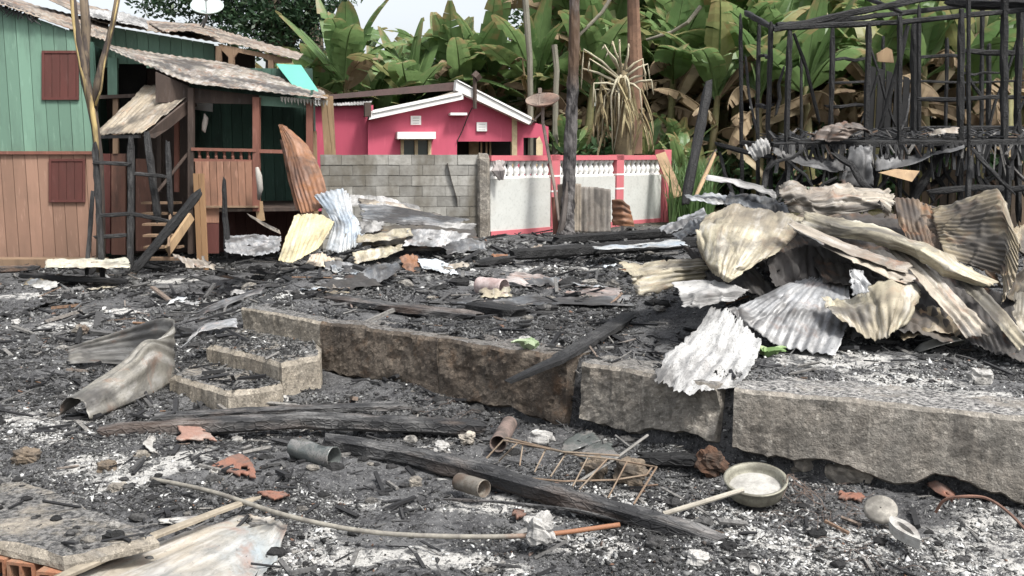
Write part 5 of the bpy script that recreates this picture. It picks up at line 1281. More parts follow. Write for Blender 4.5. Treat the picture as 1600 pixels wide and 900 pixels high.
sheet("sagging dark strip slung under the burnt frame floor at left", [[(1206, 240, 13.0), (1240, 256, 12.9), (1290, 268, 12.9), (1345, 272, 12.9)], [(1207, 230, 13.1), (1242, 240, 13.1), (1290, 246, 13.1), (1340, 240, 13.1)]], m_sheet("dull_dark_zinc", (.06, .06, .062), (.035, .035, .035), .3, .1, .05, .1, .7), 4, .008, .03, .04, 45, 12, group=GF)
sheet("grey pointed sheet slung under the burnt frame floor at right", [[(1368, 270, 12.9), (1410, 262, 12.9), (1460, 246, 12.9), (1508, 232, 12.9)], [(1368, 240, 13.1), (1410, 242, 13.1), (1460, 236, 13.1), (1506, 226, 13.1)]], m_sheet("slate_zinc", (.1, .102, .106), (.06, .06, .06), .25, .05, .05, .1, .7), 4, .008, .02, .04, 46, 12, group=GF)
mb = MB(); mb.extrude([P(1374, 270, 12.7), P(1425, 284, 12.7), P(1437, 267, 12.8), P(1400, 264, 12.8)], (0, .04, 0)); tag(obj("timber_board", mb, M['wood_pale']), "bare orange board below the grey pointed sheet in the burnt frame", "board")
mb = MB(); mb.extrude([P(1372, 96, 13.5), P(1397, 98, 13.5), P(1394, 78, 13.5), P(1386, 74, 13.5), P(1370, 84, 13.5)], (0, .04, 0)); tag(obj("timber_board", mb, M['wood_pale']), "small pale board stuck high between the posts of the burnt frame", "board")

GH = "burnt roofing sheets heaped at the right"
H = lambda *a, **k: sheet(*a, group=GH, **k)
H("big cream sheet folded over the left shoulder of the heap", [[(1104, 328, 8.0), (1150, 316, 8.1), (1205, 326, 8.1), (1258, 337, 8.0)], [(1088, 362, 7.6), (1130, 352, 7.5), (1185, 362, 7.5), (1240, 372, 7.6)], [(1096, 392, 7.5), (1120, 408, 7.2), (1150, 418, 7.15), (1210, 398, 7.3)], [(1112, 420, 7.4), (1124, 434, 7.15), (1136, 444, 7.1), (1192, 404, 7.25)]], 'cream_zinc', 7, .011, .03, .02, seed=51, nv=50)
H("long cream strip sweeping from the heap top down to the right", [[(1248, 330, 7.9), (1252, 338, 7.5), (1236, 358, 7.5)], [(1320, 344, 7.7), (1312, 356, 7.3), (1300, 370, 7.35)], [(1386, 356, 7.5), (1376, 368, 7.1), (1362, 378, 7.2)], [(1450, 382, 7.3), (1440, 392, 6.95), (1424, 398, 7.05)], [(1498, 412, 7.0), (1486, 423, 6.8), (1472, 428, 6.9)], [(1568, 444, 6.9), (1552, 449, 6.75), (1535, 450, 6.8)]], 'cream_zinc', 3, .014, .02, .02, seed=52, nv=60, per=10)
H("pale crumpled sheet rolled along the top of the heap", [[(1214, 300, 8.5), (1212, 306, 8.2), (1230, 330, 8.1)], [(1236, 284, 8.5), (1236, 300, 8.1), (1250, 334, 8.05)], [(1262, 298, 8.5), (1266, 312, 8.1), (1285, 338, 8.05)], [(1320, 292, 8.5), (1324, 308, 8.1), (1326, 334, 8.05)], [(1372, 292, 8.5), (1376, 306, 8.1), (1370, 328, 8.05)], [(1398, 302, 8.5), (1404, 318, 8.1), (1392, 342, 8.1)]], 'pale_crumple', 4, .012, .05, .05, seed=53, nv=60, per=9)
H("thin white edged sheet poking out at the upper left of the heap", [[(1098, 274, 9.0), (1098, 279, 8.8)], [(1150, 280, 8.8), (1148, 290, 8.6)], [(1190, 290, 8.6), (1188, 302, 8.4)], [(1214, 300, 8.4), (1216, 312, 8.3)]], 'white_zinc', 2, .01, .02, .03, seed=54, nv=30, per=8)
H("teal grey sheet lying under the thin white edged sheet", [[(1068, 304, 9.0), (1110, 302, 9.2), (1150, 312, 9.0)], [(1082, 316, 8.6), (1120, 318, 8.4), (1160, 326, 8.4)]], 'zinc_blue', 5, .012, .02, .03, seed=55, nv=20)
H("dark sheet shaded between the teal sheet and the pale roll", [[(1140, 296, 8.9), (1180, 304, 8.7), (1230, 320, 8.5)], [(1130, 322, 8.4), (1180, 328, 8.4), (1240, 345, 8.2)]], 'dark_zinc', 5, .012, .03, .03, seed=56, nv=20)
H("large cream fan of corrugated sheet standing at the right end of the heap", [[(1452, 326, 8.2), (1456, 345, 8.0), (1464, 370, 7.8), (1474, 402, 7.5)], [(1500, 312, 8.0), (1506, 342, 7.7), (1514, 375, 7.5), (1520, 415, 7.3)], [(1557, 295, 7.8), (1566, 330, 7.4), (1570, 385, 7.2), (1566, 430, 7.1)], [(1582, 350, 7.4), (1594, 385, 7.1), (1590, 430, 6.9), (1560, 482, 6.8)]], 'tan_zinc', 11, .016, .02, .02, seed=57, nv=50)
H("second cream fold hanging behind the right end of the fan", [[(1580, 352, 7.6), (1600, 350, 7.8), (1640, 360, 8.0)], [(1598, 400, 7.1), (1612, 410, 7.3), (1650, 420, 7.5)], [(1575, 470, 6.8), (1600, 480, 7.0), (1640, 500, 7.2)]], 'tan_zinc', 6, .014, .03, .02, seed=58, nv=30)
H("brown shaded sheet between the pale roll and the cream fan", [[(1396, 308, 8.5), (1430, 312, 8.4), (1458, 326, 8.3)], [(1404, 345, 8.1), (1440, 352, 8.0), (1472, 370, 7.9)], [(1420, 380, 7.8), (1450, 388, 7.7), (1476, 404, 7.6)]], m_sheet("brown_zinc", (.17, .115, .07), (.1, .07, .05), .4, .3, .1, .05, .75), 6, .014, .03, .02, seed=59, nv=30)
H("wide grey corrugated sheet sloping down at the front of the heap", [[(1262, 430, 7.5), (1290, 428, 7.5), (1325, 434, 7.4)], [(1200, 456, 7.1), (1260, 462, 7.0), (1328, 470, 7.0)], [(1160, 474, 6.9), (1230, 500, 6.75), (1326, 505, 6.75)], [(1135, 480, 6.85), (1212, 540, 6.6), (1304, 558, 6.55)]], 'zinc', 8, .018, .02, .02, seed=60, nv=50)
H("white speckled sheet hanging over the foundation edge", [[(1118, 470, 7.0), (1150, 482, 6.9), (1192, 528, 6.5)], [(1082, 520, 6.45), (1125, 540, 6.3), (1182, 560, 6.2)], [(1040, 556, 6.15), (1100, 575, 5.95), (1165, 590, 5.85)], [(1016, 604, 5.75), (1068, 626, 5.6), (1150, 606, 5.7)]], m_sheet('speckled_zinc', (.4, .4, .39), (.3, .295, .285), .3, .05, .5, .05, .75, speck=.56), 4, .022, .02, .05, seed=61, nv=50, per=9)
H("cream crumpled sheet with a turned up corner at the heap front", [[(1282, 462, 6.8), (1330, 466, 6.85), (1392, 432, 7.0), (1440, 446, 7.0)], [(1296, 480, 6.65), (1340, 490, 6.65), (1395, 470, 6.6), (1434, 476, 6.7)], [(1318, 498, 6.55), (1358, 526, 6.45), (1392, 526, 6.4), (1412, 512, 6.55)]], 'cream_zinc', 7, .014, .035, .03, seed=62, nv=40)
H("long tan sheet sliding down the right front of the heap", [[(1378, 376, 7.3), (1392, 372, 7.4)], [(1420, 420, 7.0), (1440, 408, 7.1)], [(1455, 462, 6.7), (1484, 450, 6.8)], [(1490, 500, 6.5), (1525, 490, 6.5)], [(1510, 530, 6.4), (1560, 528, 6.35)]], 'pale_crumple', 3, .018, .015, .03, seed=63, nv=60, per=9)
H("narrow cream sheet sliding down beside the long tan one", [[(1474, 420, 7.1), (1490, 420, 7.2)], [(1512, 456, 6.8), (1534, 448, 6.8)], [(1550, 498, 6.4), (1572, 488, 6.4)], [(1596, 552, 6.1), (1616, 540, 6.1)]], 'cream_zinc', 2, .016, .015, .03, seed=64, nv=50, per=9)
DK = m_sheet("shaded_brown_zinc", (.11, .08, .055), (.06, .05, .04), .5, .25, .06, -.12, .9)  # added back-fill sheets, the heap's inner shade put into their brown
BK = m_sheet("shade_black_zinc", (.03, .028, .027), (.055, .048, .04), .5, .15, .03, -.12, .95)  # sooty fill sheets whose black also stands for shade in the heap's voids
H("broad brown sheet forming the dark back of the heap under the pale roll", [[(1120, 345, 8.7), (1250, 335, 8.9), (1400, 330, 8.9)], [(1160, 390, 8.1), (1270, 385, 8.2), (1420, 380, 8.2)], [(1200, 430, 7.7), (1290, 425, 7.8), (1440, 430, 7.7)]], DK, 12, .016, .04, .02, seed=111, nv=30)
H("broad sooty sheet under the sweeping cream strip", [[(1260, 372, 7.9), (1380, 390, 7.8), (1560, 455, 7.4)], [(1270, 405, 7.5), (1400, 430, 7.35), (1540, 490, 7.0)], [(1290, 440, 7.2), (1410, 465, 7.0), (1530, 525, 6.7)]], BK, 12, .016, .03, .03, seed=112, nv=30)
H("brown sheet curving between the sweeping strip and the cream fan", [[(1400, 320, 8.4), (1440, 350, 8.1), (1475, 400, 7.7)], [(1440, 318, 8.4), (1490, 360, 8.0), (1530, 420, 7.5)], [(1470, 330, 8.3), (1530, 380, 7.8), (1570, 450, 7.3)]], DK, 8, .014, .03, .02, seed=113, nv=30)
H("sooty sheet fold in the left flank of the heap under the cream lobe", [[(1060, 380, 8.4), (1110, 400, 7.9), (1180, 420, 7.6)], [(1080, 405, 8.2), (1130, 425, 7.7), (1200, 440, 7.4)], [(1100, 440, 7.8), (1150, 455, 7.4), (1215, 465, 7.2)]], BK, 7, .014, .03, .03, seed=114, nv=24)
H("thin dark edge strip with a pale rim crossing under the sweeping strip", [[(1226, 350, 7.4), (1230, 342, 7.5)], [(1300, 384, 7.1), (1308, 374, 7.2)], [(1370, 410, 6.95), (1380, 398, 7.05)], [(1420, 428, 6.9), (1430, 414, 6.95)]], 'pale_crumple', 1, .012, .015, .02, seed=115, nv=40, per=9)
H("tan folded sheet lying low at the right front of the heap", [[(1400, 500, 6.8), (1450, 480, 6.9), (1500, 490, 6.9)], [(1410, 530, 6.5), (1460, 520, 6.5), (1505, 528, 6.5)]], 'tan_zinc', 5, .014, .03, .03, seed=116, nv=20)
H("upright pale scrap at the right edge of the heap", [[(1588, 452, 6.5), (1620, 450, 6.6)], [(1584, 490, 6.4), (1622, 495, 6.4)], [(1592, 520, 6.3), (1630, 530, 6.3)]], 'cream_zinc', 3, .014, .02, .05, seed=65, nv=24)
H("dark ridged strip inside the heap, upper of two", [[(1236, 356, 7.5), (1244, 350, 7.6)], [(1290, 380, 7.3), (1300, 372, 7.4)], [(1350, 406, 7.1), (1362, 396, 7.2)], [(1426, 432, 6.95), (1436, 420, 7.0)]], 'dark_zinc', 2, .014, .02, .03, seed=66, nv=40, per=8)
H("pale brown ridged strip inside the heap, lower of two", [[(1278, 384, 7.2), (1290, 376, 7.3)], [(1330, 408, 7.0), (1345, 398, 7.1)], [(1380, 432, 6.9), (1400, 420, 7.0)], [(1420, 444, 6.85), (1440, 436, 6.9)]], 'pale_crumple', 2, .014, .02, .03, seed=67, nv=40, per=8)
H("yellow folded sheet jutting out at the left foot of the heap", [[(1110, 404, 8.1), (1112, 420, 7.9), (1108, 438, 7.8)], [(1050, 404, 7.8), (1052, 422, 7.5), (1050, 450, 7.45)], [(1000, 406, 7.7), (1004, 428, 7.35), (1004, 462, 7.3)], [(962, 408, 7.6), (984, 430, 7.3), (992, 458, 7.3)]], 'cream_zinc', 5, .014, .03, .04, seed=68, nv=40)
H("ragged grey sheet lying below the yellow folded one", [[(1042, 440, 7.2), (1060, 470, 7.0), (1062, 480, 6.95)], [(1100, 437, 7.3), (1094, 462, 7.0), (1094, 480, 6.9)], [(1140, 446, 7.2), (1130, 460, 7.0), (1124, 474, 6.95)], [(1174, 456, 7.1), (1166, 464, 7.0), (1150, 472, 6.9)]], 'white_zinc', 4, .014, .025, .05, seed=69, nv=36)
H("small upright grey scrap in the dark mouth of the heap", [[(1326, 420, 6.9), (1342, 424, 6.9)], [(1330, 440, 6.8), (1356, 442, 6.8)], [(1332, 464, 6.75), (1358, 460, 6.75)]], 'zinc', 2, .012, .02, .06, seed=70, nv=20, per=8)
H("sooty curved sheet at the back of the dark mouth of the heap", [[(1200, 400, 7.4), (1260, 380, 7.6), (1330, 390, 7.5)], [(1205, 430, 7.3), (1262, 415, 7.5), (1340, 425, 7.4)], [(1212, 448, 7.2), (1265, 440, 7.4), (1350, 450, 7.3)]], m_sheet("black_zinc", (.035, .033, .033), (.06, .05, .045), .5, .2, .04, -.12, .92), 7, .016, .03, .03, seed=71, nv=30)  # black colour paints the dark void between the sheets
H("sooty sheet under the cream crumple at the heap foot", [[(1320, 500, 7.0), (1400, 470, 7.0), (1480, 480, 6.9)], [(1330, 530, 6.6), (1410, 520, 6.5), (1490, 530, 6.4)]], m_sheet("black_zinc_low", (.06, .055, .05), (.1, .08, .06), .5, .2, .04, -.12, .92), 7, .016, .03, .04, seed=72, nv=30)  # fill sheet coloured dark as the shade at the heap foot
H("blackened sheet under the narrow cream one at the far right", [[(1470, 440, 7.4), (1540, 450, 7.2), (1610, 470, 7.0)], [(1490, 500, 6.8), (1550, 510, 6.6), (1620, 530, 6.4)], [(1520, 540, 6.4), (1570, 556, 6.25), (1630, 580, 6.1)]], m_sheet("black_zinc_right", (.05, .047, .045), (.09, .08, .07), .5, .2, .04, -.12, .92), 7, .016, .03, .04, seed=73, nv=30)  # fill sheet coloured dark as the shade beneath its neighbour
H("dark silver sheet lying flat at the back left of the heap", [[(1028, 358, 10.6), (1060, 340, 11.0), (1100, 326, 11.0)], [(1045, 362, 10.2), (1075, 352, 10.2), (1108, 342, 10.2)]], 'zinc', 4, .014, .03, .05, seed=74, nv=20)
H("sooty sheet slumped against the back left of the heap", [[(1050, 366, 9.6), (1080, 346, 9.6), (1100, 340, 9.4)], [(1066, 376, 9.2), (1088, 366, 9.0), (1104, 360, 8.9)]], 'dark_zinc', 4, .014, .03, .05, seed=75, nv=20)

SCM = ['white_zinc', 'pale_crumple', 'tan_zinc', 'zinc', 'dark_zinc', 'zinc_blue', 'cream_zinc', 'rust']
rs = random.Random(404)
for k in range(44):
    if k < 30: px_, py_ = rs.uniform(480, 1060), rs.uniform(388, 470)
    else: px_, py_ = rs.uniform(20, 420), rs.uniform(432, 480)
    c = P(px_, py_, 9.5); z_ = 0 if px_ > 470 else -.47
    c = G(px_, py_, z_); c.z = float(height(c.x, c.y)) + .02; L = rs.uniform(.06, .22); a = rs.uniform(-.6, .6); tl = rs.uniform(-.2, .5)
    ux = Vector((math.cos(a), math.sin(a), rs.uniform(-.15, .15))) * L; uy = Vector((-math.sin(a), math.cos(a), tl)) * L * rs.uniform(.4, .8)
    rows_ = [[tuple(c + ux * p_ + uy * q_ + Vector((0, 0, abs(tl) * L * .3 + rs.uniform(0, .03)))) for p_ in (-1, 0, 1)] for q_ in (-1, 0, 1)]
    o = obj("metal_scrap", sheet_mb(rows_, 3, .012, .02, .09, 500 + k, 10, 5, False, .8), M[rs.choice(SCM)], None, True, .003)
    tag(o, "small crumpled scrap of burnt sheet lying loose on the black terrace" if k < 30 else "small crumpled scrap of burnt sheet lying on the left ash field", "metal scrap", "loose metal scraps on the terrace" if k < 30 else "loose metal scraps on the left ash")
GL = "burnt roofing sheets piled by the porch"
Lp = lambda *a, **k: sheet(*a, group=GL, **k)
Lp("tall rusty sheet with a pointed curved top leaning on the porch", [[(434, 194, 14.9), (438, 193, 14.9), (446, 197, 14.9)], [(443, 225, 14.7), (458, 222, 14.65), (482, 228, 14.7)], [(455, 280, 14.3), (475, 276, 14.25), (503, 270, 14.3)], [(470, 335, 13.9), (492, 332, 13.85), (516, 320, 13.9)]], 'rust', 7, .014, .015, .01, seed=81, nv=50)
Lp("narrow rusty sheet edge behind the tall pointed one", [[(437, 215, 15.0), (443, 216, 15.0)], [(450, 280, 14.5), (460, 280, 14.5)], [(463, 330, 14.1), (476, 330, 14.1)]], 'rust', 3, .012, .015, .02, seed=82, nv=30)
Lp("bright yellow corrugated sheet at the front of the porch pile", [[(462, 334, 13.2), (482, 332, 13.3), (504, 334, 13.4), (523, 348, 13.3)], [(446, 372, 12.8), (468, 372, 12.8), (490, 368, 12.9), (510, 370, 12.9)], [(434, 408, 12.4), (454, 413, 12.35), (474, 402, 12.5), (497, 389, 12.7)]], 'yellow_zinc', 9, .014, .012, .02, seed=83, nv=40)
Lp("twisted white and blue striped sheet standing in the porch pile", [[(489, 304, 13.9), (510, 297, 13.9), (537, 293, 13.9), (548, 308, 13.9)], [(508, 328, 13.6), (525, 324, 13.5), (542, 326, 13.55), (552, 332, 13.6)], [(520, 352, 13.3), (536, 354, 13.2), (552, 352, 13.25), (562, 350, 13.4)], [(508, 392, 12.9), (530, 398, 12.8), (552, 390, 12.9), (577, 378, 13.1)]], 'zinc_blue', 9, .022, .015, .02, seed=84, nv=44)
Lp("long sooty sheet lying across the top of the porch pile", [[(556, 318, 14.3), (558, 336, 13.8), (562, 345, 13.6)], [(610, 320, 14.4), (612, 338, 13.9), (615, 350, 13.6)], [(680, 334, 14.5), (672, 344, 14.0), (665, 352, 13.7)], [(738, 344, 14.6), (720, 350, 14.2), (705, 354, 13.9)]], 'dark_zinc', 6, .018, .02, .03, seed=85, nv=44)
Lp("pale edged long sheet behind the sooty one, against the block wall", [[(555, 308, 14.9), (560, 322, 14.6)], [(610, 318, 14.9), (612, 330, 14.6)], [(670, 332, 14.9), (668, 342, 14.6)], [(728, 346, 14.9), (722, 352, 14.6)]], 'pale_crumple', 3, .014, .03, .03, seed=86, nv=40)
Lp("grey sheet end curling up at the right tip of the porch pile", [[(604, 352, 13.5), (640, 348, 13.8), (700, 346, 14.1), (745, 350, 14.3)], [(600, 366, 13.2), (645, 360, 13.4), (690, 358, 13.7), (738, 362, 14.0)]], 'white_zinc', 4, .012, .03, .04, seed=87, nv=24)
Lp("small torn white sheet beside the twisted striped one", [[(562, 345, 13.1), (580, 344, 13.1), (602, 346, 13.2)], [(564, 368, 12.9), (580, 366, 12.9), (594, 362, 13.0)]], 'white_zinc', 3, .014, .03, .08, seed=88, nv=20)
Lp("blackened sheet filling the shadow under the long sooty sheet", [[(575, 352, 13.2), (650, 350, 13.4), (742, 358, 13.7)], [(580, 396, 12.7), (660, 394, 12.9), (752, 388, 13.2)]], m_sheet("black_zinc_pile", (.05, .045, .04), (.12, .1, .07), .5, .2, .04, -.12, .92), 6, .016, .03, .03, seed=89, nv=24)  # dark panel added where the pile is only shadowed
Lp("tan smoked sheet lying low under the blackened one", [[(570, 362, 13.0), (610, 360, 13.1), (650, 366, 13.2)], [(566, 386, 12.7), (612, 384, 12.8), (660, 382, 13.0)]], 'tan_zinc', 5, .014, .02, .03, seed=90, nv=24)
Lp("yellowish sheet with a torn right end at the foot of the pile", [[(550, 394, 12.4), (590, 384, 12.6), (628, 380, 12.7)], [(556, 410, 12.1), (592, 404, 12.2), (630, 392, 12.4)]], 'cream_zinc', 5, .016, .03, .05, seed=91, nv=24)
Lp("pink striped sheet scrap below the yellow sheet", [[(488, 398, 12.2), (505, 394, 12.2), (522, 404, 12.2)], [(478, 410, 11.9), (496, 420, 11.8), (520, 418, 11.9)]], m_sheet("pinkish_zinc", (.45, .33, .26), (.55, .47, .36), .2, .2, .3, .05, .7), 6, .016, .02, .04, seed=92, nv=20)
Lp("pale blue scrap of sheet lying in front of the pile", [[(512, 406, 11.8), (538, 408, 11.9), (564, 420, 11.7)], [(522, 426, 11.3), (540, 430, 11.2), (560, 430, 11.3)]], 'zinc_blue', 5, .018, .02, .05, seed=93, nv=20)
Lp("flat bluish white sheet right of the brown bent one", [[(652, 404, 11.8), (684, 404, 11.9), (704, 414, 11.8)], [(660, 420, 11.2), (690, 426, 11.1), (716, 428, 11.0)]], m_sheet("bluish_white", (.6, .66, .7), (.5, .53, .55), .1, .05, .4, .05, .7), 4, .01, .02, .05, seed=94, nv=20)
Lp("bent brown sheet standing beside the flat bluish white one", [[(624, 398, 11.9), (642, 394, 12.0), (652, 398, 12.0)], [(634, 428, 11.4), (650, 426, 11.4), (662, 420, 11.6)]], 'rust', 3, .012, .03, .05, seed=95, nv=20)
Lp("grey corrugated sheet flat on the ground before the porch", [[(352, 366, 14.0), (395, 366, 14.2), (440, 368, 14.0)], [(352, 396, 12.9), (396, 400, 12.8), (436, 396, 12.9)]], 'zinc', 8, .016, .03, .03, seed=96, nv=30)
Lp("thin bent sheet strip sticking up before the porch post", [[(384, 332, 14.2), (388, 337, 14.1)], [(410, 346, 13.8), (412, 353, 13.7)], [(438, 360, 13.4), (440, 367, 13.3)]], 'pale_crumple', 1, .008, .01, .02, seed=97, nv=20, per=10)
Lp("cream crumpled scrap on the ground below the orange plank", [[(268, 396, 13.0), (300, 402, 12.9), (318, 398, 13.0)], [(282, 408, 12.5), (308, 412, 12.4), (334, 414, 12.4)], [(300, 418, 12.1), (318, 420, 12.1), (336, 420, 12.1)]], 'pale_crumple', 3, .012, .05, .06, seed=98, nv=24)
Lp("light sheet with torn edge lying by the house plinth", [[(72, 404, 14.5), (130, 402, 14.6), (200, 404, 14.4)], [(70, 418, 13.6), (130, 420, 13.5), (204, 418, 13.6)]], m_sheet("pale_green_grey", (.45, .45, .37), (.55, .5, .4), .2, .15, .3, .05, .8), 4, .01, .03, .05, seed=99, nv=20)

Lp("grey sheet slanting below the right half of the long sooty one", [[(640, 356, 12.9), (690, 358, 13.1), (735, 364, 13.3)], [(630, 384, 12.5), (680, 386, 12.7), (720, 384, 13.0)]], 'zinc', 5, .014, .03, .05, seed=121, nv=24)
Lp("light cream sheet edge wedged under the torn white one", [[(560, 366, 12.9), (600, 362, 12.9), (640, 358, 13.0)], [(556, 378, 12.5), (602, 376, 12.5), (646, 370, 12.7)]], 'cream_zinc', 4, .014, .02, .04, seed=122, nv=20)
Lp("pale grey sheet leaning on the block wall above the sooty one", [[(545, 304, 15.2), (600, 306, 15.2), (655, 322, 15.2)], [(548, 322, 14.7), (602, 322, 14.7), (660, 336, 14.7)]], 'white_zinc', 6, .016, .02, .03, seed=123, nv=20)
Lp("dark scrap sheet with a light rim at the right foot of the pile", [[(690, 380, 12.6), (725, 372, 12.8), (752, 376, 13.0)], [(700, 398, 12.2), (735, 392, 12.4), (762, 390, 12.6)]], 'dark_zinc', 4, .014, .03, .06, seed=124, nv=20)
sheet("long bent sheet hugging the ground beside the far black beams", [[(925, 384, 12.6), (990, 380, 12.9), (1060, 374, 13.0)], [(930, 390, 11.9), (1000, 388, 12.0), (1080, 384, 12.2)]], 'zinc_blue', 3, .014, .02, .05, seed=125, nv=20)
def strip_(b, t): return [tuple(b.lerp(t, k / 4)) for k in range(5)]
hp = [strip_(G(101, 569, -.45), P(101, 544, 8.6)), strip_(G(150, 567, -.45), P(146, 530, 8.55)), strip_(G(206, 572, -.45), P(200, 513, 8.4)), strip_(G(252, 583, -.45), P(252, 497, 8.1)), strip_(G(272, 592, -.45), P(272, 506, 7.85))]
ta, tb_ = G(264, 598, -.46), G(112, 655, -.46); ax_ = (tb_ - ta).normalized(); sd_ = Vector((-ax_.y, ax_.x, 0))
if sd_.y > 0: sd_ = -sd_
for t_, r_, h_ in ((.22, .09, .4), (.42, .12, .3), (.62, .13, .23), (.82, .135, .18), (1.0, .135, .15)):
    c_ = ta.lerp(tb_, t_)
    hp.append([tuple(c_ + sd_ * (r_ * math.cos(math.pi * k / 4 * (.75 + .25 * t_))) + Vector((0, 0, h_ * math.sin(math.pi * k / 4 * (.75 + .25 * t_)) ** .8))) for k in range(5)])
tag(obj("roofing_sheet", sheet_mb(hp, 5, .018, .006, .012, 101, 110, 8, False, .15), m_sheet("hairpin_zinc", (.25, .235, .2), (.14, .135, .125), .32, .18, .3, .1, .6), None, True, .003), "long sheet bent into a hairpin on the ash left of the steps", "metal sheet")
sheet("bluish dark sheet strip lying behind the steps, upper of two", [[(300, 496, 9.6), (308, 488, 9.9)], [(350, 478, 9.6), (352, 466, 10.0)], [(412, 456, 10.0), (418, 444, 10.4)]], 'dark_zinc', 4, .016, .02, .03, seed=102, nv=40, per=8)
sheet("bluish grey sheet bent over the ground beside the upper step", [[(276, 548, 8.2), (300, 520, 8.6)], [(310, 520, 8.5), (326, 504, 8.9)], [(345, 512, 8.6), (352, 498, 9.0)], [(374, 512, 8.6), (372, 496, 9.0)]], 'zinc', 4, .016, .02, .03, seed=103, nv=40, per=8)
sheet("faded cream and blue panel lying at the bottom edge beside the slab", [[(96, 905, 4.6), (180, 930, 4.45), (300, 960, 4.3)], [(240, 850, 5.0), (300, 870, 4.8), (390, 912, 4.5)], [(340, 815, 5.3), (380, 832, 5.15), (430, 875, 4.75)], [(390, 800, 5.4), (430, 808, 5.3), (452, 815, 5.2)]], m_sheet("faded_panel", (.36, .32, .26), (.27, .3, .31), .16, .3, .45, .05, .75, rustcol=(.27, .17, .13)), 3, .012, .012, .03, seed=104, nv=60, per=12)
M['split'] = m_paint('split_grey_board', (.3, .26, .2), (.06, .05, .04), .8, .3)
mb = MB(); mb.timber([G(95, 902, -.38), G(240, 838, -.4), G(360, 792, -.4), G(400, 778, -.42)], .07, .03, rb, .12, .1, taper=.6); tag(obj("split_board", mb, M['split']), "pale split board along the upper edge of the faded panel", "board")
sheet("dirty pink and grey sheet lying flat in the middle of the terrace", [[(775, 436, 10.0), (800, 424, 10.6)], [(840, 450, 9.7), (850, 430, 10.3)], [(915, 464, 9.3), (918, 444, 10.0)], [(978, 464, 9.3), (976, 450, 9.7)]], m_sheet("pink_grey_zinc", (.4, .36, .34), (.33, .25, .22), .25, .2, .4, .1, .7), 4, .014, .02, .03, seed=105, nv=40)
sheet("black bent sheet on the near left terrace", [[(490, 452, 9.9), (520, 432, 10.1), (560, 424, 10.2)], [(505, 458, 9.5), (545, 450, 9.6), (600, 446, 9.6)]], m_sheet("black_zinc_mid", (.03, .028, .027), (.05, .045, .04), .4, .1, .04, -.12, .92), 4, .014, .04, .05, seed=106, nv=24)
sheet("brown edged black sheet curling up beside the flat bluish white one", [[(560, 424, 10.4), (590, 412, 10.6), (620, 408, 10.8)], [(572, 452, 9.9), (598, 438, 10.0), (628, 424, 10.3)]], 'dark_zinc', 4, .014, .03, .05, seed=107, nv=24)
sheet("dark flat sheet in front of the pink and grey one", [[(690, 468, 9.3), (800, 462, 9.5), (985, 462, 9.4)], [(705, 474, 9.0), (810, 478, 8.9), (990, 478, 8.8)]], 'dark_zinc', 4, .012, .02, .04, seed=108, nv=24)
# ------------------------------------------------------------------ burnt timbers on the ground
re_ = random.Random(31)
def beam(label, pts, w, h, mat='char', jit=.12, taper=1.0, cat="beam", name="charred_beam", lift=0.0, step=.09):
    mb = MB(); mb.timber([Vector((p.x, p.y, p.z + lift)) for p in pts], w, h, re_, jit, step, taper=taper)
    return tag(obj(name, mb, M[mat]), label, cat, "burnt timbers on the ground")
g = lambda px_, py_, z=-.47: G(px_, py_, z)
beam("flat burnt board behind the thick beam below the steps", [g(242, 652, -.42), g(450, 640, -.4), g(642, 634, -.4)], .11, .05, 'char_ash')
beam("thick charred beam lying below the concrete steps", [g(158, 676, -.42), g(330, 664, -.4), g(480, 657, -.4), g(752, 668, -.44)], .115, .1, 'char_ash')
beam("long round charred log running down to the right foreground", [g(512, 690, -.46), g(640, 712, -.44), g(760, 742, -.43), g(900, 782, -.43), g(1030, 818, -.45), g(1118, 846, -.5)], .125, .11, 'char_ash', .16, .85)
beam("sloping charred plank resting on the foundation edge", [G(1000, 484, .06), G(930, 527, .05), G(870, 563, .02), P(800, 594, 6.3)], .16, .06, 'char', .1, .7)
beam("grey ash covered beam lying along the foundation edge", [G(492, 463, .03), G(620, 480, .04), G(745, 494, .03)], .2, .07, 'char_ash')
beam("short black timber end behind the grey edge beam", [G(735, 478, .06), G(812, 490, .06)], .2, .1, 'char_black')
beam("long black beam across the far terrace, nearer of two", [G(800, 398, .1), G(950, 388, .12), G(1090, 378, .16)], .16, .15, 'char_black')
beam("long black beam across the far terrace, farther of two", [G(868, 375, .08), G(980, 368, .1), G(1085, 362, .12)], .15, .14, 'char_black')
beam("thin black timber on the ground left of the charred fence", [g(30, 430, -.42), g(120, 436, -.4), g(200, 440, -.4)], .1, .08, 'char_black')
beam("brown half burnt board at the foot of the house plinth", [g(-10, 422, -.42), g(60, 418, -.42)], .12, .1, 'char_brown')
beam("thin lath on the ash before the porch pile", [g(340, 430, -.3), g(400, 440, -.3), g(445, 444, -.28)], .05, .03, 'char_brown')
beam("low black timber under the wire rack end", [g(1000, 716, -.44), g(1110, 720, -.42)], .09, .07, 'char_black')
beam("black timber stub on the terrace before the bluish white sheet", [G(745, 412, .04), G(800, 404, .08)], .14, .09, 'char_black')
beam("charred stick lying between the log and the long pipe", [g(690, 780, -.46), g(770, 783, -.44), g(900, 797, -.45), g(960, 812, -.46)], .018, .014, 'char_ash')
beam("short charred stick on the left ash field", [g(120, 540, -.45), g(126, 515, -.38)], .05, .05, 'char_black')
for k, (a, b, c, d, w_) in enumerate(((560, 640, 600, 660, .03), (430, 600, 470, 560, .02), (620, 640, 640, 615, .02), (655, 650, 690, 640, .03))):
    pass
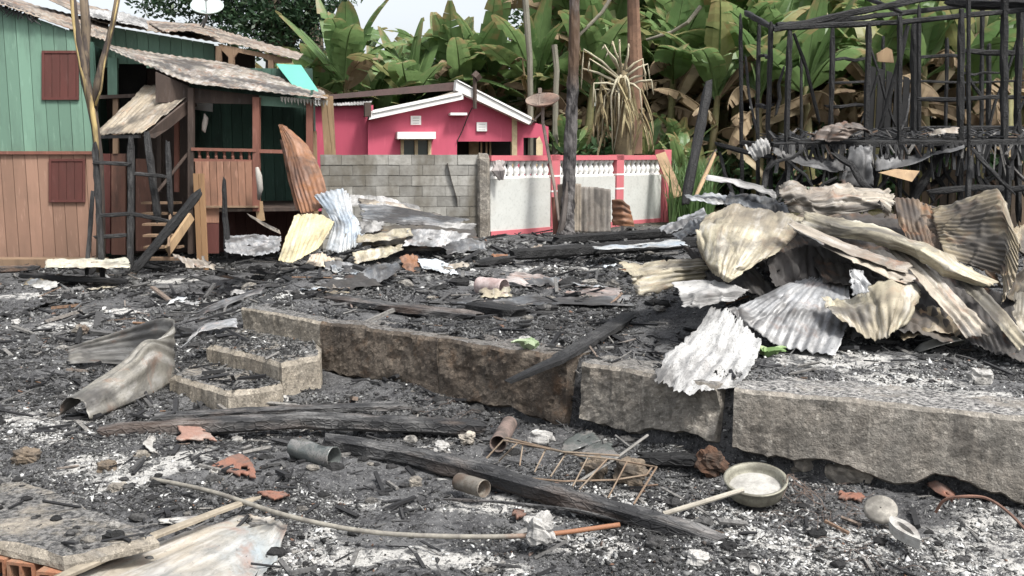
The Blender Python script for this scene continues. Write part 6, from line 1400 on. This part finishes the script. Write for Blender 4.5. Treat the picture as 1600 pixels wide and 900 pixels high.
# long curved pipe
lp = thing("curved_pipe", "long thin grey pipe curving across the foreground with a rusty right end", "pipe", g(600, 835))
n = NT("dirty_pipe"); co = n.coord("Object", off=False); a = n.noise(co, 14, 5, .7); sx = n.n("ShaderNodeSeparateXYZ"); n.l(co, sx.inputs[0])
c = n.mix(n.ramp(a, [(.4, 0), (.65, .8)]), (.24, .225, .19), (.1, .09, .08))
c = n.mix(n.ramp(n.math('ADD', sx.outputs[0], n.math('MULTIPLY', a, .3)), [(.75, 0), (.95, .9)]), c, (.22, .09, .04)); n.bump(a, .3, .004)
ctl = [g(236, 748, -.42), g(330, 768, -.4), g(450, 806, -.4), g(570, 830, -.42), g(700, 838, -.43), g(840, 836, -.43), g(968, 820, -.42)]
mb = MB(); pts = [catmull(ctl, i / 60) for i in range(61)]; mb.tube(pts, .0125, 8, .05, re_); obj("tube", mb, n.set(c, .7, 0, .4), lp, True)

# saucepan with ash and a stick across it
M['pot'] = m_sheet("burnt_pot", (.36, .33, .25), (.27, .25, .2), .2, .2, .3, .3, .5)
pc = G(1180, 772, -.47); sp = thing("cooking_pot", "round burnt metal pot half full of ash by the foundation", "pot", pc)
q = Matrix.Rotation(R(13), 3, 'X') @ Matrix.Rotation(R(-4), 3, 'Y')
mb = MB(); b0 = mb.lathe(pc, [(.13, .0), (.15, .015), (.155, .06), (.16, .085), (.172, .09), (.174, .1), (.158, .1), (.15, .07), (.14, .04), (.0008, .035)], 32, q); obj("body", mb, m_plain("pot_metal", (.27, .26, .21), .55, .3, .4, 25, .6, (.08, .07, .055)), sp, True)
mb = MB(); mb.lathe(pc + Vector((0, 0, .045)), [(.146, .0), (.1, .018), (.05, .012), (.0008, .014)], 20, q); obj("ash_fill", mb, m_plain("pot_ash", (.4, .39, .36), .95, 0, .5, 30, .4), sp, True)
mb = MB(); mb.tube([g(1036, 803, -.44), g(1100, 784, -.4), g(1162, 765, -.34)], [.013, .014, .014], 8, .08, re_); tag(obj("handle_stick", mb, m_plain("grey_stick", (.4, .37, .31), .8)), "pale grey stick lying against the burnt pot", "stick")
wire = MB()
for k in range(7):
    c = pc + Vector((.17, -.02, .12)); a = [c]
    for i in range(7): a.append(a[-1] + Vector((re_.uniform(-.03, .05), re_.uniform(-.06, .04), -.02 + re_.uniform(-.02, .02))))
    wire.tube(a, .0022, 4)
tag(obj("wire_tangle", wire, m_plain("thin_rusty_wire", (.14, .1, .08), .8)), "tangle of thin rusty wire hanging off the burnt pot", "wire")

for (x0, x1, y0, y1, k, lab) in ((1230, 1345, 745, 800, 26, "loose nest of thin rusty wires below the right foundation block"), (1290, 1420, 800, 880, 22, "fine wires lying around the pale burnt tool"), (640, 720, 625, 655, 18, "thin wires at the foot of the brown foundation block")):
    mb = MB()
    for i in range(k):
        c = g(re_.uniform(x0, x1), re_.uniform(y0, y1), -.46); c.z = float(height(c.x, c.y)) + .012; a = re_.uniform(0, 6.28); pts = [c]
        for j in range(6):
            a += re_.uniform(-.7, .7); q_ = pts[-1] + Vector((math.cos(a), math.sin(a), 0)) * re_.uniform(.02, .045); q_.z = float(height(q_.x, q_.y)) + re_.uniform(.004, .03); pts.append(q_)
        mb.tube(pts, .0016, 4)
    tag(obj("wire_tangle", mb, m_plain("thin_wire", (.12, .09, .075), .8)), lab, "wire")

# wire rack
M['rack'] = m_plain("burnt_rack_wire", (.25, .2, .15), .7, .3, .4, 10, .4, (.16, .08, .04))
wr = thing("wire_rack", "bent burnt wire rack lying by the foundation wall", "rack", g(900, 740))
z1, z2 = -.34, -.44
fr = MB()
A_ = G(786, 688, z1); B_ = G(905, 712, z1); C_ = G(1026, 730, z1); D_ = G(990, 788, z2); E_ = G(760, 716, z2); E2 = G(770, 735, z2)
fr.tube([E_, A_, G(850, 700, z1 + .01), B_, G(960, 718, z1), C_, D_], .006, 6); fr.tube([G(790, 684, z1 + .01), G(880, 706, z1 + .012), G(968, 712, z1 + .02)], .006, 6)
fr.tube([G(780, 720, z2), G(800, 700, z1), G(812, 690, z1)], .005, 6); obj("frame", fr, M['rack'], wr)
for t, bx, by in ((.14, 812, 728), (.3, 835, 738), (.44, 860, 745), (.58, 895, 760), (.7, 905, 765), (.82, 950, 778)):
    p0 = A_.lerp(C_, t) ; mb = MB(); mb.tube([p0, G(bx, by, z2 + .02)], .005, 5); obj("rod", mb, M['rack'], wr)
mb = MB(); mb.tube([g(905, 752, -.44), g(960, 718, -.36), G(1012, 680, -.3)], .009, 6); tag(obj("metal_rod", mb, m_plain("grey_rod", (.28, .27, .25), .6, .3)), "straight grey rod crossing the wire rack", "rod")
mb = MB(); mb.tube([g(800, 745, -.45), g(880, 752, -.43), g(960, 750, -.42), g(1010, 742, -.4), g(1020, 728, -.36)], .006, 6); tag(obj("metal_rod", mb, M['rack']), "curved thin rod under the wire rack", "rod")
mb = MB(); pts = [g(1462, 800, -.46), g(1475, 782, -.38), g(1500, 776, -.34), g(1540, 778, -.33), g(1575, 800, -.36), g(1610, 836, -.42)]
mb.tube([catmull(pts, i / 30) for i in range(31)], .008, 6); tag(obj("bent_rod", mb, m_plain("rusty_rod", (.2, .11, .08), .85)), "rusty rod bent in an arc at the lower right", "rod")

# ------------------------------------------------------------------ shards, stones, tins, bottles
M['terracotta'] = m_plain("terracotta", (.24, .115, .08), .85, 0, .5, 34, .75, (.1, .085, .075))
M['brick'] = m_plain("hollow_brick", (.33, .15, .085), .9, 0, .5, 30, .75, (.22, .15, .1), .4)
M['stone'] = m_plain("pale_stone", (.42, .38, .32), .95, 0, .6, 34, .75, (.07, .065, .06), .5)
M['rustclod'] = m_plain('rusty_clod', (.1, .055, .035), .95, 0, .6, 34, .75, (.04, .035, .03), .5)
M['clod'] = m_plain('brown_clod', (.17, .135, .1), .95, 0, .6, 34, .75, (.05, .045, .04), .5)
M['plaster'] = m_plain("white_plaster", (.4, .39, .37), .95, 0, .5, 40, .7, (.16, .155, .15), .5)
M['ceramic'] = m_plain("scorched_ceramic", (.42, .41, .38), .6, 0, .5, 36, .7, (.12, .1, .09))
M['glassy'] = m_plain("melted_glass", (.1, .11, .105), .25, 0, .6, 30, .8, (.2, .19, .18), .2, .6)
M['tin'] = m_plain("burnt_tin", (.22, .2, .17), .6, .4, .5, 32, .7, (.1, .06, .04))
def rock(name, label, px_, py_, z, sx, sy, sz, mat, seed, cat, group=None, rough=.25):
    c = G(px_, py_, z); mb = MB(); nlat, nlon = 18, 26
    for i in range(nlat + 1):
        th = math.pi * i / nlat
        for j in range(nlon):
            a = 2 * math.pi * j / nlon; v = Vector((math.sin(th) * math.cos(a), math.sin(th) * math.sin(a), math.cos(th)))
            v = Vector([math.copysign(abs(t) ** .75, t) for t in v])
            f = 1 + rough * fbm((v.x * 1.4 + seed, v.y * 1.4, v.z * 1.4), 5)
            mb.v.append((c.x + v.x * sx * f, c.y + v.y * sy * f, c.z + sz * .7 + v.z * sz * f))
    for i in range(nlat):
        for j in range(nlon):
            j2 = (j + 1) % nlon; mb.f.append((i * nlon + j, (i + 1) * nlon + j, (i + 1) * nlon + j2, i * nlon + j2))
    return tag(obj(name, mb, M[mat]), label, cat, group)
def shard(label, pxs, mat, thick, curve=0.0, name="tile_shard", cat="shard", seed=1, waves=0):
    """a curved broken piece from a control grid of pixels"""
    mb = sheet_mb(pxs, 1, 0.0, .006, .05, seed, 14, 12)
    return tag(obj(name, mb, M[mat] if isinstance(mat, str) else mat, None, True, thick), label, cat)
shard("orange clay shard lying left of the curved pipe", [[(330, 728, 5.62), (350, 716, 5.68), (372, 708, 5.7), (384, 712, 5.7)], [(340, 733, 5.52), (364, 722, 5.55), (388, 716, 5.58), (396, 730, 5.6)], [(345, 736, 5.5), (365, 742, 5.46), (385, 748, 5.44), (402, 748, 5.46)]], 'terracotta', .014, seed=3)
shard("rusty pale bent plate standing before the thick beam", [[(274, 655, 6.3), (290, 656, 6.3), (305, 657, 6.3)], [(284, 690, 5.9), (310, 690, 5.95), (340, 692, 6.0)]], m_plain('rusty_plate', (.3, .18, .14), .7, .1, .5, 30, .6, (.3, .28, .25)), .012, seed=4, name="bent_plate", cat="plate")
shard("small white curved shard left of the bent plate", [[(238, 676, 6.0), (243, 682, 6.0)], [(224, 694, 5.95), (238, 698, 5.9)], [(238, 708, 5.85), (248, 710, 5.85)]], 'ceramic', .006, seed=5)
shard("flat orange clay shard in ash above the pipe", [[(400, 770, 5.4), (420, 768, 5.4)], [(430, 782, 5.3), (456, 772, 5.35)]], 'terracotta', .015, seed=6)
shard("terracotta shard against the right foundation block", [[(1310, 768, 5.35), (1326, 760, 5.38), (1346, 762, 5.38)], [(1316, 780, 5.28), (1330, 778, 5.28), (1348, 786, 5.25)]], 'terracotta', .015, seed=7)
shard("larger terracotta shard under the arc shaped rod", [[(1448, 756, 5.2), (1465, 752, 5.22), (1484, 768, 5.2)], [(1462, 770, 5.12), (1480, 780, 5.1), (1490, 785, 5.1)]], 'terracotta', .018, seed=8)
shard("tiny orange shard just above the rusty end of the pipe", [[(800, 800, 5.0), (812, 798, 5.0)], [(808, 812, 4.95), (820, 808, 4.96)]], 'terracotta', .02, seed=9)
shard("grey curved slate piece leaning on the wire rack", [[(880, 690, 6.1), (900, 676, 6.15), (925, 672, 6.15)], [(872, 712, 5.95), (905, 702, 5.95), (940, 690, 6.0)]], 'glassy', .008, seed=10, name="glass_sheet", cat="glass sheet")
shard("second cracked grey pane under the wire rack", [[(910, 700, 6.0), (935, 684, 6.05), (950, 690, 6.05)], [(905, 718, 5.85), (940, 722, 5.8), (970, 716, 5.85)]], 'glassy', .008, seed=11, name="glass_sheet", cat="glass sheet")
shard("thin grey metal strip above the slab", [[(242, 810, 5.15), (246, 818, 5.1)], [(285, 808, 5.15), (285, 816, 5.1)], [(326, 804, 5.2), (324, 812, 5.15)]], 'ceramic', .004, seed=12, name="metal_strip", cat="strip")
# sandal like pair at lower right: round plate and hollow moulded piece
dl = thing("broken_tool", "pale burnt hand tool with round head and hollow body at the lower right", "tool", G(1395, 815, -.47))
q = Vector((-.25, -.55, .8)).to_track_quat('Z', 'Y').to_matrix(); pc = G(1376, 795, -.4)
mb = MB(); mb.lathe(pc, [(.004, .012), (.07, .01), (.083, 0), (.083, -.012), (.07, -.02), (.004, -.022)], 22, q); obj("round_head", mb, m_plain("pale_burnt_metal", (.34, .32, .28), .65, .2, .5, 36, .65), dl, True)
b0, b1 = G(1392, 812, -.4), G(1438, 850, -.42); d = (b1 - b0).normalized(); s = d.cross(Vector((0, 0, 1))).normalized(); u = s.cross(d)
mb = MB(); L_ = (b1 - b0).length; N = 20
prof = [(0, .035), (.2, .05), (.5, .05), (.8, .035), (1, .012)]
for ring, (kx, kz) in enumerate(((1, -.03), (1.05, .0), (.98, .02), (.6, .018), (.5, -.012))):
    for i in range(N):
        a = 2 * math.pi * i / N; t = .5 + .5 * math.cos(a) * (1 if ring < 3 else .55 if ring == 3 else .5)
        wd = float(np.interp(t, [p[0] for p in prof], [p[1] for p in prof])) * (1 if ring < 3 else .6)
        pp = b0 + d * (L_ * t) + s * (math.sin(a) * wd * kx) + Vector((0, 0, kz)); mb.v.append(tuple(pp))
for r in range(4):
    for i in range(N):
        i2 = (i + 1) % N; mb.f.append((r * N + i, r * N + i2, (r + 1) * N + i2, (r + 1) * N + i))
mb.f.append(tuple(4 * N + i for i in range(N))); obj("hollow_body", mb, M['ceramic'], dl)
# metal bowl on the terrace
bc = G(1462, 552, .0); q = Matrix.Rotation(R(-24), 3, 'X') @ Matrix.Rotation(R(14), 3, 'Y')
mb = MB(); mb.lathe(bc + Vector((0, 0, .05)), [(.02, -.05), (.1, -.045), (.15, -.02), (.185, .02), (.195, .022), (.185, .016), (.145, -.012), (.1, -.035), (.01, -.04)], 28, Matrix.Rotation(R(180), 3, 'X') @ q); tag(obj("metal_bowl", mb, m_plain("bowl_metal", (.4, .39, .35), .4, .4, .3, 9, .3), None, True), "shallow grey metal bowl upturned below the heap", "bowl")
# tin can, drum, jar
def can(label, p0, p1, r, mat, name="tin_can", cat="can", hollow=True):
    p0, p1 = Vector(p0), Vector(p1); ax = (p1 - p0).normalized(); q = ax.to_track_quat('Z', 'Y').to_matrix(); L = (p1 - p0).length
    mb = MB(); mb.lathe(p0, [(.004, 0), (r * .95, 0), (r, .01), (r * .97, L * .3), (r * 1.01, L * .5), (r * .97, L * .7), (r, L - .01), (r * .97, L), (r * .9, L - .006), (r * .86, L * .4), (.004, L * .38)], 18, q)
    return tag(obj(name, mb, M[mat] if isinstance(mat, str) else mat, None, True), label, cat)
can("dark rusted tin can lying beside the round charred log", G(716, 752, -.42), G(757, 764, -.41), .05, 'tin')
can("pinkish broken clay pipe lying against the foundation", G(796, 662, -.42), G(778, 694, -.41), .055, m_plain("pinkish_clay", (.2, .15, .13), .85, 0, .5, 30, .75), "clay_pipe", "pipe")
can("pink and grey drum lying on the middle terrace", G(748, 446, .08), G(788, 450, .08), .09, m_plain("pinkish_drum", (.48, .4, .38), .75, 0, .5, 24, .6, (.2, .12, .11)), "plastic_drum", "drum")
can("small silvery ring tin near the orange clay shard", G(330, 740, -.44), G(336, 736, -.42), .022, 'ceramic')
gj = can("crumpled glassy jar lying in the ash right of the orange clay shard", G(458, 700, -.41), G(522, 716, -.42), .066, 'glassy', "glass_jar", "jar")
for v_ in gj.data.vertices:
    f_ = fbm(tuple(v_.co * 16), 3); v_.co += Vector((.4, .3, 1)) * .018 * f_
can("small white ring at the bottom edge of the ash", G(1175, 892, -.45), G(1180, 888, -.43), .03, 'plaster', "pipe_ring", "ring")
rock("plaster_lump", "white plaster lump stuck on the curved pipe", 843, 842, -.45, .07, .06, .07, 'plaster', 3, "lump", None, .5)
GS = "loose stones in the ash"
for k, (px_, py_, z, s, m, lab) in enumerate(((40, 722, -.48, .07, 'clod', "brown ragged stone at the left edge above the slab"), (222, 722, -.48, .05, 'tin', "dark angular lump below the small white shard"), (168, 738, -.48, .06, 'clod', "pinkish stone on the left of the dark angular lump"), (186, 770, -.48, .05, 'stone', "grey stone above the metal strip"),
    (440, 628, -.48, .05, 'plaster', "white broken block against the lower step"), (410, 632, -.48, .06, 'stone', "grey stone just left of the white broken block"), (690, 705, -.48, .05, 'plaster', "white stone in ash below the thick beam"), (730, 690, -.48, .05, 'stone', "grey lump between the beam and the clay pipe"),
    (455, 525, -.2, .07, 'stone', "stone rubble on the upper step, left piece"), (482, 530, -.2, .06, 'stone', "stone rubble on the upper step, right piece"), (930, 742, -.47, .07, 'clod', "grey rubble lump under the wire rack"), (985, 748, -.47, .075, 'clod', "second rubble lump under the right end of the wire rack"),
    (1110, 735, -.47, .09, 'rustclod', "rusty brown lump left of the burnt pot"), (845, 690, -.47, .06, 'plaster', "white lump right of the clay pipe"), (1270, 735, -.5, .14, 'stone', "buried stone under the right foundation block, left one"), (1330, 748, -.52, .16, 'stone', "buried stone under the right foundation block, middle one"), (1425, 760, -.52, .14, 'stone', "buried stone under the right foundation block, right one"),
    (820, 540, .0, .05, 'plaster', "pale lump beside the green scrap on the terrace edge"), (1220, 572, .0, .04, 'plaster', "white lump before the wide grey sheet"), (25, 507, -.48, .05, 'plaster', "lone cream lump on the far left ash"), (127, 520, -.48, .06, 'tin', "black lump beside the white ash on the left"), (650, 760, -.48, .04, 'stone', "small stone left of the tin can"), (1090, 880, -.48, .04, 'plaster', "small white lump at the bottom centre right"), (1530, 600, .0, .07, 'plaster', "pinkish plaster lump on the right terrace edge"))):
    rock("loose_stone", lab, px_, py_, z, s * re_.uniform(.8, 1.3), s * re_.uniform(.7, 1.1), s * re_.uniform(.55, .85), m, k * 3 + 1, "stone", GS, .45)
def scrap(label, px_, py_, z, seed, mat):
    c = G(px_, py_, z); rg2 = random.Random(seed); mb = MB()
    for i in range(4): banana_leaf(mb, c + Vector((rg2.uniform(-.05, .05), rg2.uniform(-.03, .03), .02)), rg2.uniform(0, 6.28), rg2.uniform(.1, .2), .06, R(30), R(60), rg2, .2, .2, 0, 6)
    return tag(obj("leaf_scrap", mb, mat), label, "leaf scrap")
scrap("green and white leaf scrap on the terrace edge by the sloping plank", 828, 544, .02, 1, m_leaf("pale_green_scrap", (.3, .42, .22), (.5, .55, .4)))
scrap("green leaf scrap between the white speckled and wide grey sheets", 1200, 556, .02, 2, m_leaf("green_scrap", (.2, .36, .12), (.4, .5, .25)))

# ------------------------------------------------------------------ concrete slab over hollow bricks, bottom left
sb = slab("concrete_slab", "ash covered concrete slab over broken orange bricks at the bottom left", SLAB, -.33, -.385, M['step'], 9, "slab", .04, .02, .03)
for k, (px_, py_, w_, lab) in enumerate(((4, 862, .16, "leftmost orange hollow brick under the slab"), (48, 870, .14, "middle orange hollow brick under the slab"), (92, 884, .13, "rightmost orange hollow brick under the slab edge"))):
    c = G(px_, py_, -.385) + Vector((0, .045, -.066)); rotm = Matrix.Rotation(R(-18 + 5 * k), 3, 'Z'); br_ = MB()
    # hollow brick: outer shell with two square cells facing the camera
    W_, D_, H_ = w_, .2, .12; t_ = .014
    for (cx, cz, sx_, sz_) in ((0, H_ / 2 - t_ / 2, W_, t_), (0, -H_ / 2 + t_ / 2, W_, t_), (-W_ / 2 + t_ / 2, 0, t_, H_ - 2 * t_), (W_ / 2 - t_ / 2, 0, t_, H_ - 2 * t_), (0, 0, t_, H_ - 2 * t_)):
        br_.box(c + rotm @ Vector((cx, 0, cz + .0)), (sx_, D_, sz_), rotm)
    br_.box(c + rotm @ Vector((0, D_ / 2 - .03, 0)), (W_ - .03, .02, H_ - .03), rotm)
    tag(obj("hollow_brick", br_, M['brick']), lab, "brick", "hollow bricks under the slab")
